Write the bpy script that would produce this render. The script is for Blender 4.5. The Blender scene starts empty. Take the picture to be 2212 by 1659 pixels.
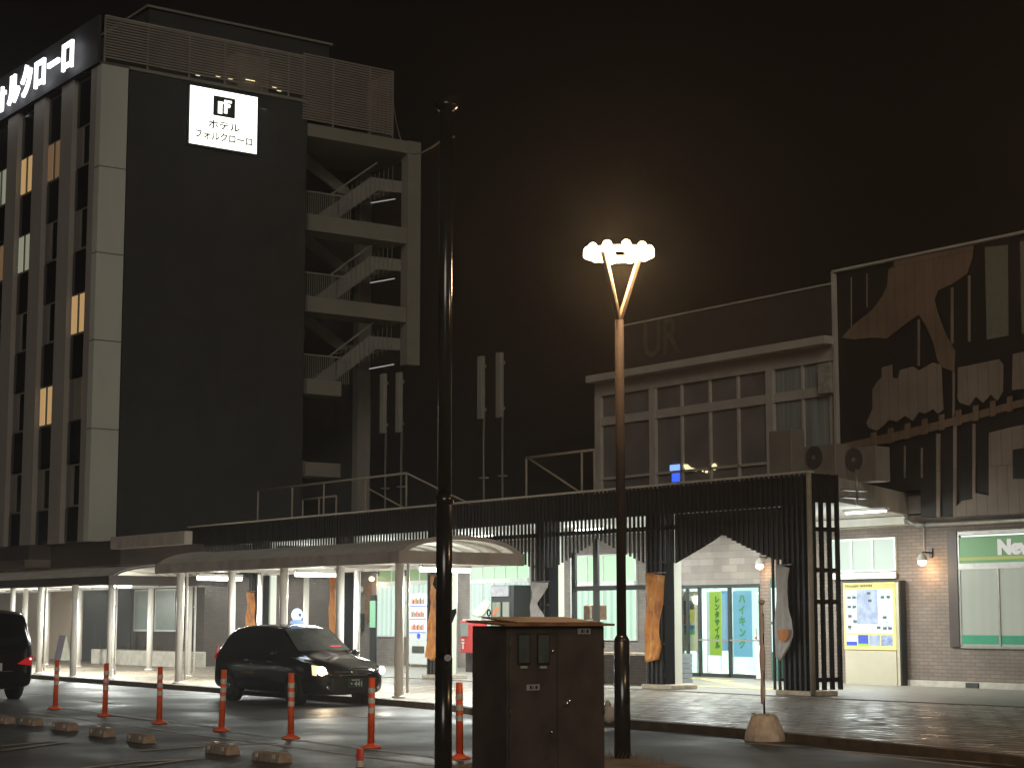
import bpy, bmesh, math, random
from mathutils import Vector, Matrix
R_ = math.radians
random.seed(7)
sc = bpy.context.scene
col = sc.collection
# ------------------------------------------------------------------ camera
FPX = 3950.0; CX = 1106.0; CY = 829.5; EYE = 1.6
PITCH = math.atan(506/3950); YAW = R_(54)
cam = bpy.data.cameras.new('camera'); camo = bpy.data.objects.new('camera', cam); col.objects.link(camo)
cam.sensor_width = 36; cam.lens = 36*FPX/2212; cam.clip_end = 2000; cam.clip_start = 0.1
camo.location = (0, 0, EYE); camo.rotation_euler = (math.pi/2+PITCH, 0, YAW)
sc.camera = camo
# ------------------------------------------------------------------ world, night glow of the town
w = bpy.data.worlds.new('World'); sc.world = w; w.use_nodes = True
bg = w.node_tree.nodes['Background']; bg.inputs[0].default_value = (0.0050, 0.0036, 0.0034, 1); bg.inputs[1].default_value = 0.35
sun = bpy.data.lights.new('town_glow', 'SUN'); suno = bpy.data.objects.new('town_glow', sun); col.objects.link(suno)
sun.energy = 0.70; sun.angle = R_(25); sun.color = (1.0, 0.90, 0.76)
suno.rotation_euler = Vector((-0.70, 0.52, -0.34)).to_track_quat('-Z', 'Y').to_euler()
sc.view_settings.view_transform = 'Standard'; sc.view_settings.look = 'None'
sc.view_settings.exposure = 0; sc.view_settings.gamma = 1
sc.cycles.use_denoising = True
sc.cycles.max_bounces = 6; sc.cycles.transparent_max_bounces = 12
sc.cycles.sample_clamp_indirect = 4; sc.cycles.caustics_reflective = False; sc.cycles.caustics_refractive = False

# ------------------------------------------------------------------ sight-line helpers: pixel of the 2212-wide photo -> point on a real plane
_F = (-math.sin(YAW), math.cos(YAW)); _R = (math.cos(YAW), math.sin(YAW))
def ray(x, y):
    r = (x-CX)/FPX; u = (CY-y)/FPX
    fw = math.cos(PITCH)-u*math.sin(PITCH); up = u*math.cos(PITCH)+math.sin(PITCH)
    return fw*_F[0]+r*_R[0], fw*_F[1]+r*_R[1], up
def G(x, y, z=0.0):
    d = ray(x, y); t = (z-EYE)/d[2]; return Vector((d[0]*t, d[1]*t, z))
def PY(x, y, Y):
    d = ray(x, y); t = Y/d[1]; return Vector((d[0]*t, Y, EYE+d[2]*t))
def PX(x, y, X):
    d = ray(x, y); t = X/d[0]; return Vector((X, d[1]*t, EYE+d[2]*t))
def XY(x, Y, y=1300): return PY(x, y, Y).x

# ------------------------------------------------------------------ materials
def nt(name):
    m = bpy.data.materials.new(name); m.use_nodes = True
    n = m.node_tree.nodes; return m, n, m.node_tree.links, n['Principled BSDF']
def mat(name, c, rough=.6, metal=0., var=.25, scale=6., bump=.0, spec=.5, c2=None, streak=1.0):
    m, n, l, b = nt(name)
    b.inputs['Roughness'].default_value = rough; b.inputs['Metallic'].default_value = metal
    b.inputs['Specular IOR Level'].default_value = spec
    tc = n.new('ShaderNodeTexCoord'); mp = n.new('ShaderNodeMapping'); mp.inputs['Scale'].default_value = (1, 1, streak)
    l.new(tc.outputs['Object'], mp.inputs[0])
    no = n.new('ShaderNodeTexNoise'); no.inputs['Scale'].default_value = scale; no.inputs['Detail'].default_value = 6
    l.new(mp.outputs[0], no.inputs['Vector'])
    rp = n.new('ShaderNodeValToRGB'); rp.color_ramp.elements[0].position = .3; rp.color_ramp.elements[1].position = .7
    lo = [v*(1-var) for v in c]; hi = [min(1, v*(1+var)) for v in (c2 or c)]
    rp.color_ramp.elements[0].color = (*lo, 1); rp.color_ramp.elements[1].color = (*hi, 1)
    l.new(no.outputs[0], rp.inputs[0]); l.new(rp.outputs[0], b.inputs['Base Color'])
    if bump:
        bp = n.new('ShaderNodeBump'); bp.inputs['Strength'].default_value = bump; bp.inputs['Distance'].default_value = .02
        l.new(no.outputs[0], bp.inputs['Height']); l.new(bp.outputs[0], b.inputs['Normal'])
    return m
def emit(name, c, s, base=None, rough=.4):
    m, n, l, b = nt(name)
    b.inputs['Base Color'].default_value = (*(base or [v*.25 for v in c]), 1); b.inputs['Roughness'].default_value = rough
    b.inputs['Emission Color'].default_value = (*c, 1); b.inputs['Emission Strength'].default_value = s
    return m
def brickmat(name, c1, c2, mortar, bw=.3, bh=.1, rough=.7, ms=.012, bump=.4, flat=False):
    m, n, l, b = nt(name)
    tc = n.new('ShaderNodeTexCoord'); sx = n.new('ShaderNodeSeparateXYZ'); cb = n.new('ShaderNodeCombineXYZ')
    l.new(tc.outputs['Object'], sx.inputs[0])
    if flat: l.new(sx.outputs[0], cb.inputs[0]); l.new(sx.outputs[1], cb.inputs[1])
    else:
        ad = n.new('ShaderNodeMath'); l.new(sx.outputs[0], ad.inputs[0]); l.new(sx.outputs[1], ad.inputs[1])
        l.new(ad.outputs[0], cb.inputs[0]); l.new(sx.outputs[2], cb.inputs[1])
    br = n.new('ShaderNodeTexBrick'); l.new(cb.outputs[0], br.inputs['Vector'])
    br.inputs['Color1'].default_value = (*c1, 1); br.inputs['Color2'].default_value = (*c2, 1); br.inputs['Mortar'].default_value = (*mortar, 1)
    br.inputs['Scale'].default_value = 1; br.inputs['Brick Width'].default_value = bw; br.inputs['Row Height'].default_value = bh
    br.inputs['Mortar Size'].default_value = ms; br.inputs['Mortar Smooth'].default_value = .3
    no = n.new('ShaderNodeTexNoise'); no.inputs['Scale'].default_value = 1.3; no.inputs['Detail'].default_value = 5; l.new(tc.outputs['Object'], no.inputs['Vector'])
    mx = n.new('ShaderNodeMix'); mx.data_type = 'RGBA'; mx.blend_type = 'MULTIPLY'; mx.inputs[0].default_value = .6
    l.new(br.outputs[0], mx.inputs[6]); l.new(no.outputs[0], mx.inputs[7]); l.new(mx.outputs[2], b.inputs['Base Color'])
    b.inputs['Roughness'].default_value = rough
    bp = n.new('ShaderNodeBump'); bp.inputs['Strength'].default_value = bump; bp.inputs['Distance'].default_value = .01; bp.invert = True
    l.new(br.outputs['Fac'], bp.inputs['Height']); l.new(bp.outputs[0], b.inputs['Normal'])
    return m, n, l, b, no, bp
def curtain(name, ca, cb_, s, freq=7., base=(.14, .16, .14)):
    """lit window with curtain folds"""
    m, n, l, b = nt(name)
    tc = n.new('ShaderNodeTexCoord'); wv = n.new('ShaderNodeTexWave'); wv.bands_direction = 'X'; wv.inputs['Scale'].default_value = freq*.16
    wv.inputs['Distortion'].default_value = 3.0; wv.inputs['Detail'].default_value = 2; wv.inputs['Detail Scale'].default_value = .6
    mp = n.new('ShaderNodeMapping'); mp.inputs['Scale'].default_value = (1, 1, .12); l.new(tc.outputs['Object'], mp.inputs[0]); l.new(mp.outputs[0], wv.inputs[0])
    rp = n.new('ShaderNodeValToRGB'); rp.color_ramp.elements[0].color = (*ca, 1); rp.color_ramp.elements[1].color = (*cb_, 1)
    l.new(wv.outputs[0], rp.inputs[0]); l.new(rp.outputs[0], b.inputs['Emission Color']); b.inputs['Emission Strength'].default_value = s
    b.inputs['Base Color'].default_value = (*base, 1); b.inputs['Roughness'].default_value = .25
    return m
def glassmat(name, tint=(.9, .95, .93), f=.12):
    m = bpy.data.materials.new(name); m.use_nodes = True; n = m.node_tree.nodes; l = m.node_tree.links
    n.remove(n['Principled BSDF']); o = n['Material Output']
    t = n.new('ShaderNodeBsdfTransparent'); t.inputs[0].default_value = (*tint, 1)
    g = n.new('ShaderNodeBsdfGlossy'); g.inputs['Roughness'].default_value = .03
    mx = n.new('ShaderNodeMixShader'); mx.inputs[0].default_value = f
    l.new(t.outputs[0], mx.inputs[1]); l.new(g.outputs[0], mx.inputs[2]); l.new(mx.outputs[0], o.inputs[0]); return m

M = {}
M['white_paint'] = mat('white_paint', (.72, .71, .66), .45, var=.10, scale=3, streak=.3)
M['white_column'] = mat('white_column', (.70, .67, .62), .4, var=.14, scale=5, streak=.25)
M['beam'] = mat('canopy_beam', (.42, .37, .33), .5, var=.22, scale=2.5, streak=.6)
M['hotel_light'] = mat('hotel_light_panel', (.47, .48, .43), .6, var=.07, scale=.7, streak=.3)
M['hotel_pier'] = mat('hotel_pier', (.28, .255, .23), .6, var=.08, scale=.7, streak=.3)
M['hotel_recess'] = mat('hotel_recess', (.10, .085, .08), .6, var=.1, scale=2)
M['black_glass'] = mat('black_glass', (.01, .01, .012), .08, var=.1, scale=2)
M['dark_brown'] = mat('dark_brown_metal', (.045, .030, .026), .5, var=.15, scale=2)
M['slat'] = mat('slat_black_brown', (.009, .008, .009), .5, var=.2, scale=3, spec=.3)
M['slat_back'] = mat('slat_backing', (.012, .008, .008), .6, var=.2, scale=2, spec=.3)
M['stair_grey'] = mat('stair_grey', (.22, .21, .185), .6, var=.1, scale=2)
M['stair_frame'] = mat('stair_frame', (.20, .19, .155), .6, var=.08, scale=1)
M['louver'] = mat('louver_metal', (.30, .265, .23), .5, var=.12, scale=2)
M['steel'] = mat('steel', (.30, .29, .27), .4, .6, var=.1)
M['rail'] = mat('rail_paint', (.30, .26, .20), .5, var=.15)
M['black_pole'] = mat('black_pole_paint', (.018, .018, .018), .22, .0, var=.3, scale=8, spec=.8)
M['brown_pole'] = mat('brown_pole_paint', (.034, .025, .020), .7, var=.2, scale=8, spec=.2)
M['warm_arm'] = mat('lamp_arm_paint', (.10, .075, .05), .6, var=.1)
M['orange'] = mat('orange_urethane', (.80, .115, .03), .45, var=.12, scale=9)
M['orange_red'] = mat('faded_red_urethane', (.50, .05, .03), .5, var=.15, scale=9)
M['reflector'] = mat('reflective_tape', (.62, .60, .55), .35, var=.15, scale=20)
M['concrete'] = mat('concrete', (.50, .42, .33), .85, var=.3, scale=7, bump=.3)
M['stone'] = mat('pale_stone', (.42, .39, .34), .85, var=.2, scale=5, bump=.2)
M['stopper'] = mat('wheel_stop_concrete', (.30, .235, .18), .85, var=.35, scale=9, bump=.4)
M['kerb'] = mat('kerb_stone', (.075, .055, .035), .8, var=.4, scale=5, bump=.4)
M['cabinet'] = mat('cabinet_brown_paint', (.070, .056, .049), .45, var=.22, scale=4, c2=(.080, .064, .055), streak=1)
M['rust'] = mat('rusty_lid', (.26, .13, .07), .55, var=.4, scale=5, bump=.2)
M['label'] = mat('label_plate', (.42, .42, .40), .4, var=.1)
M['ink'] = mat('dark_ink', (.03, .03, .03), .6, var=.1)
M['pane_grey'] = mat('meter_glass', (.09, .105, .10), .15, var=.2)
M['chrome'] = mat('chrome', (.75, .75, .73), .15, 1., var=.05)
M['car_black'] = mat('black_car_paint', (.006, .005, .007), .12, .0, var=.2, scale=2, spec=.8)
M['car_glass'] = mat('car_glass', (.010, .011, .012), .05, var=.1, spec=.8)
M['tyre'] = mat('tyre_rubber', (.012, .012, .012), .8, var=.2)
M['rim'] = mat('wheel_rim', (.10, .10, .10), .3, .8, var=.1)
M['brown_screen'] = mat('upper_room_frame', (.38, .355, .315), .6, var=.1, scale=2)
M['upper_wall'] = mat('upper_room_wall', (.21, .19, .175), .6, var=.12, scale=1.5)
M['upper_glass'] = mat('upper_room_glass', (.155, .14, .135), .45, var=.2, scale=1)
M['upper_curtain'] = mat('upper_curtain', (.20, .215, .215), .7, var=.35, scale=7, streak=.04)
M['ac'] = mat('ac_unit_cream', (.19, .17, .145), .5, var=.12, scale=3)
M['fan_dark'] = mat('fan_grille', (.06, .05, .045), .5, var=.2)
M['mural_dark'] = mat('mural_dark', (.010, .008, .008), .6, var=.3, scale=2)
M['mural_green'] = mat('mural_wall_green_grey', (.16, .155, .12), .7, var=.08)
M['green_sign'] = emit('green_sign', (.050, .17, .042), .55, (.05, .15, .05))
M['yellow_sign'] = emit('yellow_sign', (.35, .38, .04), .6)
M['sign_white'] = emit('sign_letter_white', (.62, .60, .56), .7)
M['green_band'] = mat('green_window_band', (.03, .24, .14), .4, var=.08)
M['hotel_dark'], *_ = brickmat('hotel_dark_panel', (.044, .046, .044), (.040, .042, .040), (.030, .031, .030), 1.5, 2.98, ms=.015, rough=.75, bump=.3)
M['mural_tan'], *_ = brickmat('mural_tan', (.27, .175, .115), (.24, .155, .10), (.17, .11, .075), .30, 5.0, ms=.012, rough=.6)
M['mural_pale'], *_ = brickmat('mural_pale', (.34, .265, .215), (.30, .235, .19), (.20, .16, .13), .30, 5.0, ms=.012, rough=.6)
M['brick'], *_ = brickmat('grey_brick', (.30, .255, .225), (.24, .20, .18), (.19, .165, .15), .30, .085, ms=.010)
M['brick_warm'], *_ = brickmat('warm_brick', (.28, .215, .175), (.215, .165, .14), (.13, .105, .085), .28, .085, ms=.010)
M['dark_brick'], *_ = brickmat('dark_brick', (.10, .068, .052), (.065, .045, .036), (.04, .03, .026), .22, .07)
M['tile_light'], *_ = brickmat('light_tile', (.50, .43, .38), (.33, .28, .25), (.28, .24, .22), .62, .19, rough=.35, ms=.008)
M['cream'] = mat('cream_panel', (.42, .38, .29), .5, var=.06, scale=2)
M['beige_wall'] = mat('beige_wall', (.58, .46, .36), .7, var=.08, scale=1)
M['charcoal'] = mat('charcoal_wall', (.030, .030, .033), .7, var=.1)
M['ceiling'] = mat('soffit_white', (.62, .62, .60), .7, var=.06)
M['alu'] = mat('aluminium_frame', (.60, .63, .60), .4, .2, var=.06)
M['black_frame'] = mat('black_frame', (.015, .018, .018), .4, var=.1)
M['door_panel'] = mat('door_panel', (.50, .56, .53), .45, var=.06)
M['frosted_grey'] = mat('frosted_grey', (.23, .27, .25), .3, var=.1)
M['glass'] = glassmat('clear_glass')
M['tube'] = emit('fluorescent_tube', (.93, 1.0, .95), 14.0)
M['warm_bulb'] = emit('warm_bulb', (1.0, .74, .42), 14.0)
M['lamp_led'] = emit('street_lamp_led', (1.0, .70, .42), 25.0)
M['hotel_sign'] = emit('hotel_sign_white', (.97, 1.0, .84), 2.2)
M['roof_letters'] = emit('roof_letter_white', (.92, .94, 1.0), 3.0)
M['win_mint'] = curtain('mint_curtain', (.26, .48, .34), (.44, .68, .52), 1.2)
M['win_white'] = curtain('pale_curtain', (.40, .54, .48), (.52, .68, .60), 1.2)
M['win_green'] = emit('green_lit_transom', (.34, .56, .34), 1.15, (.2, .3, .2))
M['win_olive'] = emit('olive_lit_transom', (.14, .21, .07), .9, (.1, .15, .1))
M['win_pale'] = emit('pale_lit_transom', (.50, .60, .52), .85)
M['win_shade'] = curtain('roller_blind', (.25, .25, .20), (.27, .27, .22), .85)
M['hwin_warm'] = curtain('hotel_window_warm', (.34, .18, .06), (.70, .45, .20), .85, freq=26)
M['hwin_dimwarm'] = curtain('hotel_window_dim_warm', (.07, .035, .015), (.26, .14, .06), .8, freq=26)
M['hwin_white'] = curtain('hotel_window_white', (.16, .16, .11), (.42, .41, .31), .8, freq=26)
M['hwin_off'] = mat('hotel_curtain_unlit', (.17, .15, .14), .5, var=.2, scale=5, streak=.03)
M['vend_white'] = mat('vending_body', (.60, .63, .62), .35, var=.05)
M['vend_face'] = emit('vending_display', (.86, .90, 1.0), 1.1)
M['bottle_orange'] = emit('bottle_orange', (.85, .34, .10), .8)
M['bottle_red'] = emit('bottle_red', (.70, .10, .08), .8)
M['blue_line'] = emit('blue_shelf_line', (.05, .10, .75), .9)
M['red'] = mat('post_red', (.62, .03, .03), .35, var=.12)
M['ivory'] = mat('ivory_ceramic', (.66, .66, .54), .5, var=.1)
M['wood'] = mat('brown_wood', (.16, .085, .05), .6, var=.4, scale=8)
M['map_yellow'] = emit('map_border_yellow', (.90, .80, .28), .95)
M['map_white'] = emit('map_sheet', (.80, .92, .90), 1.05)
M['map_blue'] = emit('map_blue', (.06, .12, .62), .9)
M['map_ink'] = emit('map_ink', (.13, .16, .19), .6)
M['map_title'] = mat('map_title_ink', (.10, .08, .02), .6, var=.1)
def noisy_emit(name, ca, cb_, s, sc_=9):
    m, n, l, b = nt(name); tc = n.new('ShaderNodeTexCoord'); no = n.new('ShaderNodeTexNoise'); no.inputs['Scale'].default_value = sc_; no.inputs['Detail'].default_value = 5
    l.new(tc.outputs['Object'], no.inputs[0]); rp = n.new('ShaderNodeValToRGB'); rp.color_ramp.elements[0].position = .4; rp.color_ramp.elements[1].position = .6
    rp.color_ramp.elements[0].color = (*ca, 1); rp.color_ramp.elements[1].color = (*cb_, 1); l.new(no.outputs[0], rp.inputs[0])
    l.new(rp.outputs[0], b.inputs['Emission Color']); b.inputs['Emission Strength'].default_value = s; b.inputs['Base Color'].default_value = (.1, .1, .1, 1); return m
M['map_center'] = noisy_emit('map_relief', (.28, .42, .72), (.52, .66, .86), .85, 5)
M['map_strip'] = noisy_emit('map_photo', (.10, .22, .55), (.45, .60, .85), .9, 9)
def clothmat(name, stops, scale, rough=.6):
    m, n, l, b = nt(name); tc = n.new('ShaderNodeTexCoord'); mp = n.new('ShaderNodeMapping'); mp.inputs['Scale'].default_value = (2.2, 2.2, 1.1)
    l.new(tc.outputs['Object'], mp.inputs[0]); no = n.new('ShaderNodeTexNoise'); no.inputs['Scale'].default_value = scale; no.inputs['Detail'].default_value = 6; no.inputs['Roughness'].default_value = .65
    l.new(mp.outputs[0], no.inputs[0]); rp = n.new('ShaderNodeValToRGB'); e = rp.color_ramp.elements
    while len(e) < len(stops): e.new(.5)
    for k, (p, c) in enumerate(stops): e[k].position = p; e[k].color = (*c, 1)
    l.new(no.outputs[0], rp.inputs[0]); l.new(rp.outputs[0], b.inputs['Base Color']); b.inputs['Roughness'].default_value = rough
    tr = b.inputs.get('Transmission Weight'); return m
M['orange_cloth'] = clothmat('orange_banner_print', [(.34, (.30, .10, .02)), (.48, (.56, .20, .03)), (.60, (.64, .28, .05)), (.72, (.66, .52, .38))], 2.3)
M['white_cloth'] = clothmat('white_banner_cloth', [(.3, (.42, .40, .40)), (.7, (.56, .55, .55))], 3.0)
M['fish_print'] = mat('orange_print', (.62, .22, .05), .6, var=.2)
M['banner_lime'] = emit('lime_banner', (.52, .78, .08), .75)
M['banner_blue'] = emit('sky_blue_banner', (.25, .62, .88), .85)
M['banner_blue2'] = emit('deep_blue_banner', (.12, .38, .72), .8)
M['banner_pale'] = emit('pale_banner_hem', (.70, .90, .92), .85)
M['text_green'] = emit('green_letters', (.05, .28, .06), .6)
M['text_green2'] = emit('bright_green_letters', (.13, .50, .16), .7)
M['int_wall'] = mat('hall_wall', (.62, .72, .68), .6, var=.05)
M['int_floor'] = mat('hall_floor', (.55, .60, .58), .25, var=.05)
M['poster_dark'] = mat('poster_black', (.05, .05, .05), .4, var=.1)
M['poster_yellow'] = mat('poster_yellow', (.75, .60, .12), .4, var=.15)
M['poster_red'] = mat('poster_red', (.70, .06, .05), .4, var=.1)
M['poster_blue'] = mat('poster_blue', (.04, .15, .45), .4, var=.1)
M['poster_green'] = mat('poster_green', (.05, .35, .14), .4, var=.1)
M['poster_cream'] = mat('poster_cream', (.75, .70, .45), .5, var=.05)
M['grey_box'] = mat('blue_grey_crate', (.16, .18, .20), .6, var=.1)
M['tail_red'] = emit('tail_lamp_red', (.50, .015, .02), .5, (.3, .01, .01), .15)
M['tail_dim'] = mat('tail_lamp_off', (.40, .05, .05), .15, var=.1)
M['headlamp_lit'] = emit('headlamp_lit', (1.0, .78, .52), 30)
M['headlamp_far'] = emit('headlamp_far_lit', (1.0, .95, .88), 3)
M['lamp_lens'] = mat('headlamp_lens', (.20, .19, .18), .08, var=.1, spec=.8)
M['taxi_sign'] = emit('taxi_lantern', (.62, .76, 1.0), 1.6)
M['taxi_base'] = emit('taxi_lantern_base', (.42, .56, .90), 1.0)
M['taxi_mark'] = emit('taxi_mark_blue', (.12, .20, .45), .8)
M['led_red'] = emit('red_led_sign', (1.0, .04, .05), 2.2)
M['led_pink'] = emit('pink_led_sign', (1.0, .45, .45), 2.0)
M['plate_g'] = mat('dark_green_plate', (.02, .05, .03), .5, var=.1)
M['plate_t'] = mat('plate_letters', (.60, .60, .55), .5, var=.05)
M['reflect_blue'] = emit('painted_reflection_blue', (.04, .10, .95), 1.6)  # glowing colours for the painted sign reflections in the rooftop window
M['reflect_lblue'] = emit('painted_reflection_light_blue', (.25, .45, 1.0), 1.3)
M['warm_glow'] = emit('warm_glow_emit', (1.0, .85, .45), 1.4)  # shared by the roof lamps and the painted amber reflection
M['gold_band'] = mat('faded_gold', (.16, .11, .06), .5, var=.5, scale=30)
M['screen_glass'] = mat('windscreen_glass', (.055, .055, .050), .12, var=.5, scale=2, spec=.8)
M['core'] = mat('pillar_core_paint', (.010, .011, .014), .9, var=.2, spec=.1)
M['lens_lit'] = emit('headlamp_lens_lit', (1.0, .62, .34), 1.3, (.3, .25, .2), .1)
M['grass'] = mat('dry_grass', (.14, .12, .05), .8, var=.4, scale=20)
M['paint_white'] = mat('worn_road_paint', (.32, .30, .26), .7, var=.45, scale=4)
M['tactile'] = mat('tactile_yellow', (.52, .45, .18), .7, var=.2, scale=6)
M['soil'] = mat('verge_soil', (.10, .07, .04), .9, var=.5, scale=3, bump=.6)
M['shrub'] = mat('dark_shrub', (.05, .045, .02), .8, var=.5, scale=9)
M['globe'] = emit('frosted_globe', (1.0, .82, .55), 4)
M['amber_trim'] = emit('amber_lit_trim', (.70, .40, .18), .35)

# ------------------------------------------------------------------ mesh helpers
OFF = {}
class MB:
    def __init__(s): s.bm = bmesh.new()
    def box(s, x0, x1, y0, y1, z0, z1):
        x0, x1 = min(x0, x1), max(x0, x1); y0, y1 = min(y0, y1), max(y0, y1); z0, z1 = min(z0, z1), max(z0, z1)
        v = [s.bm.verts.new(p) for p in ((x0,y0,z0),(x1,y0,z0),(x1,y1,z0),(x0,y1,z0),(x0,y0,z1),(x1,y0,z1),(x1,y1,z1),(x0,y1,z1))]
        for f in ((0,3,2,1),(4,5,6,7),(0,1,5,4),(1,2,6,5),(2,3,7,6),(3,0,4,7)): s.bm.faces.new([v[i] for i in f])
        return s
    def tube(s, p0, p1, r0, r1=None, n=14, cap=True):
        p0, p1 = Vector(p0), Vector(p1); r1 = r0 if r1 is None else r1
        d = (p1-p0).normalized(); a = d.orthogonal().normalized(); b = d.cross(a)
        A = []; B = []
        for k in range(n):
            t = 2*math.pi*k/n; u = a*math.cos(t)+b*math.sin(t)
            A.append(s.bm.verts.new(p0+u*r0)); B.append(s.bm.verts.new(p1+u*r1))
        for k in range(n):
            f = s.bm.faces.new((A[k], A[(k+1)%n], B[(k+1)%n], B[k])); f.smooth = n > 6
        if cap: s.bm.faces.new(A[::-1]); s.bm.faces.new(B)
        return s
    def bar(s, p0, p1, wd, ht):
        p0, p1 = Vector(p0), Vector(p1); d = (p1-p0).normalized()
        up = Vector((0,0,1)) if abs(d.z) < .95 else Vector((0,1,0))
        a = d.cross(up).normalized()*wd/2; b = a.cross(d).normalized()*ht/2
        A = [s.bm.verts.new(p0+q) for q in (a+b, a-b, -a-b, -a+b)]; B = [s.bm.verts.new(p1+q) for q in (a+b, a-b, -a-b, -a+b)]
        for k in range(4): s.bm.faces.new((A[k], A[(k+1)%4], B[(k+1)%4], B[k]))
        s.bm.faces.new(A[::-1]); s.bm.faces.new(B); return s
    def prism(s, pts, d):
        """polygon (world points) pushed by vector d"""
        d = Vector(d); A = [s.bm.verts.new(Vector(p)) for p in pts]; B = [s.bm.verts.new(Vector(p)+d) for p in pts]
        n = len(A)
        s.bm.faces.new(A); s.bm.faces.new(B[::-1])
        for k in range(n): s.bm.faces.new((A[k], B[k], B[(k+1)%n], A[(k+1)%n]))
        return s
    def lathe(s, c, prof, n=20):
        rings = []
        for r, z in prof:
            rings.append([s.bm.verts.new((c[0]+r*math.cos(2*math.pi*k/n), c[1]+r*math.sin(2*math.pi*k/n), c[2]+z)) for k in range(n)])
        for a, b in zip(rings, rings[1:]):
            for k in range(n): f = s.bm.faces.new((a[k], a[(k+1)%n], b[(k+1)%n], b[k])); f.smooth = True
        s.bm.faces.new(rings[0][::-1]); s.bm.faces.new(rings[-1]); return s
    def ball(s, c, r, sx=1, sy=1, sz=1, n=16):
        m = Matrix.Translation(c) @ Matrix.Diagonal((r*sx, r*sy, r*sz, 1))
        g = bmesh.ops.create_uvsphere(s.bm, u_segments=n, v_segments=n//2+2, radius=1, matrix=m)
        for v in g['verts']:
            for f in v.link_faces: f.smooth = True
        return s
    def build(s, name, m, parent=None, bevel=0, subsurf=0):
        bmesh.ops.recalc_face_normals(s.bm, faces=s.bm.faces[:])
        me = bpy.data.meshes.new(name); s.bm.to_mesh(me); s.bm.free()
        me.materials.append(M[m] if isinstance(m, str) else m)
        o = bpy.data.objects.new(name, me); col.objects.link(o)
        if parent is not None: o.parent = parent; o.location = -OFF[parent]
        OFF[o] = Vector((0, 0, 0))
        if bevel:
            b = o.modifiers.new('bevel', 'BEVEL'); b.width = bevel; b.segments = 2; b.limit_method = 'ANGLE'
        if subsurf:
            b = o.modifiers.new('sub', 'SUBSURF'); b.levels = b.render_levels = subsurf
        return o
def tag(o, label=None, cat=None, group=None, kind=None):
    if label: o['label'] = label
    if cat: o['category'] = cat
    if group: o['group'] = group
    if kind: o['kind'] = kind
    return o
def thing(name, loc, label, cat, group=None):
    o = bpy.data.objects.new(name, None); col.objects.link(o); o.location = loc; o.empty_display_size = .3
    OFF[o] = Vector(loc); return tag(o, label, cat, group)
def copy_tree(o, parent=None):
    c = o.copy(); col.objects.link(c)
    if parent is not None: c.parent = parent
    for ch in list(o.children): copy_tree(ch, c)
    return c
def text(s, size, org, ux, uy, m, name, parent, depth=.01, w=None, align='CENTER'):
    cu = bpy.data.curves.new('t', 'FONT'); cu.body = s; cu.size = size; cu.align_x = align; cu.align_y = 'CENTER'; cu.extrude = depth/2; cu.resolution_u = 3
    if w: cu.offset = w
    to = bpy.data.objects.new('t', cu); col.objects.link(to); bpy.context.view_layer.update()
    me = bpy.data.meshes.new_from_object(to.evaluated_get(bpy.context.evaluated_depsgraph_get()))
    bpy.data.objects.remove(to)
    ux, uy = Vector(ux), Vector(uy); un = ux.normalized().cross(uy.normalized())
    for v in me.vertices: v.co = Vector(org)+ux*v.co.x+uy*v.co.y+un*v.co.z
    me.materials.clear(); me.materials.append(M[m])
    o = bpy.data.objects.new(name, me); col.objects.link(o)
    if parent is not None: o.parent = parent; o.location = -OFF[parent]
    OFF[o] = Vector((0,0,0)); return o
def light(kind, name, loc, e, c, parent=None, size=.1, size_y=None, direction=None, spot=None):
    L = bpy.data.lights.new(name, kind); L.energy = e; L.color = c
    if kind == 'AREA':
        L.size = size
        if size_y: L.shape = 'RECTANGLE'; L.size_y = size_y
    else: L.shadow_soft_size = size
    if spot: L.spot_size = R_(spot); L.spot_blend = .6
    o = bpy.data.objects.new(name, L); col.objects.link(o)
    o.location = Vector(loc)-(OFF[parent] if parent is not None else Vector((0,0,0)))
    if direction: o.rotation_euler = Vector(direction).to_track_quat('-Z', 'Y').to_euler()
    if parent is not None: o.parent = parent
    return o
def sheet(name, pts, z, m, kind='structure', label=None):
    bm = bmesh.new(); bm.faces.new([bm.verts.new((p[0], p[1], z)) for p in pts])
    bmesh.ops.triangulate(bm, faces=bm.faces[:])
    b = MB(); b.bm.free(); b.bm = bm; o = b.build(name, m)
    for f in o.data.polygons:
        pass
    return tag(o, kind=kind, label=label)

# ------------------------------------------------------------------ ground
RZ = -.10
def asphalt():
    m, n, l, b = nt('asphalt'); tc = n.new('ShaderNodeTexCoord')
    a = n.new('ShaderNodeTexNoise'); a.inputs['Scale'].default_value = .55; a.inputs['Detail'].default_value = 6
    f = n.new('ShaderNodeTexNoise'); f.inputs['Scale'].default_value = 60; f.inputs['Detail'].default_value = 3
    l.new(tc.outputs['Object'], a.inputs[0]); l.new(tc.outputs['Object'], f.inputs[0])
    rp = n.new('ShaderNodeValToRGB'); rp.color_ramp.elements[0].position = .3; rp.color_ramp.elements[1].position = .72
    rp.color_ramp.elements[0].color = (.032, .032, .033, 1); rp.color_ramp.elements[1].color = (.066, .066, .066, 1)
    l.new(a.outputs[0], rp.inputs[0]); l.new(rp.outputs[0], b.inputs['Base Color'])
    mr = n.new('ShaderNodeMapRange'); mr.inputs[1].default_value = .3; mr.inputs[2].default_value = .7; mr.inputs[3].default_value = .42; mr.inputs[4].default_value = .75; b.inputs['Specular IOR Level'].default_value = .3; l.new(a.outputs[0], mr.inputs[0]); l.new(mr.outputs[0], b.inputs['Roughness'])
    bp = n.new('ShaderNodeBump'); bp.inputs['Strength'].default_value = .35; bp.inputs['Distance'].default_value = .008
    l.new(f.outputs[0], bp.inputs['Height']); l.new(bp.outputs[0], b.inputs['Normal']); return m
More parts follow.
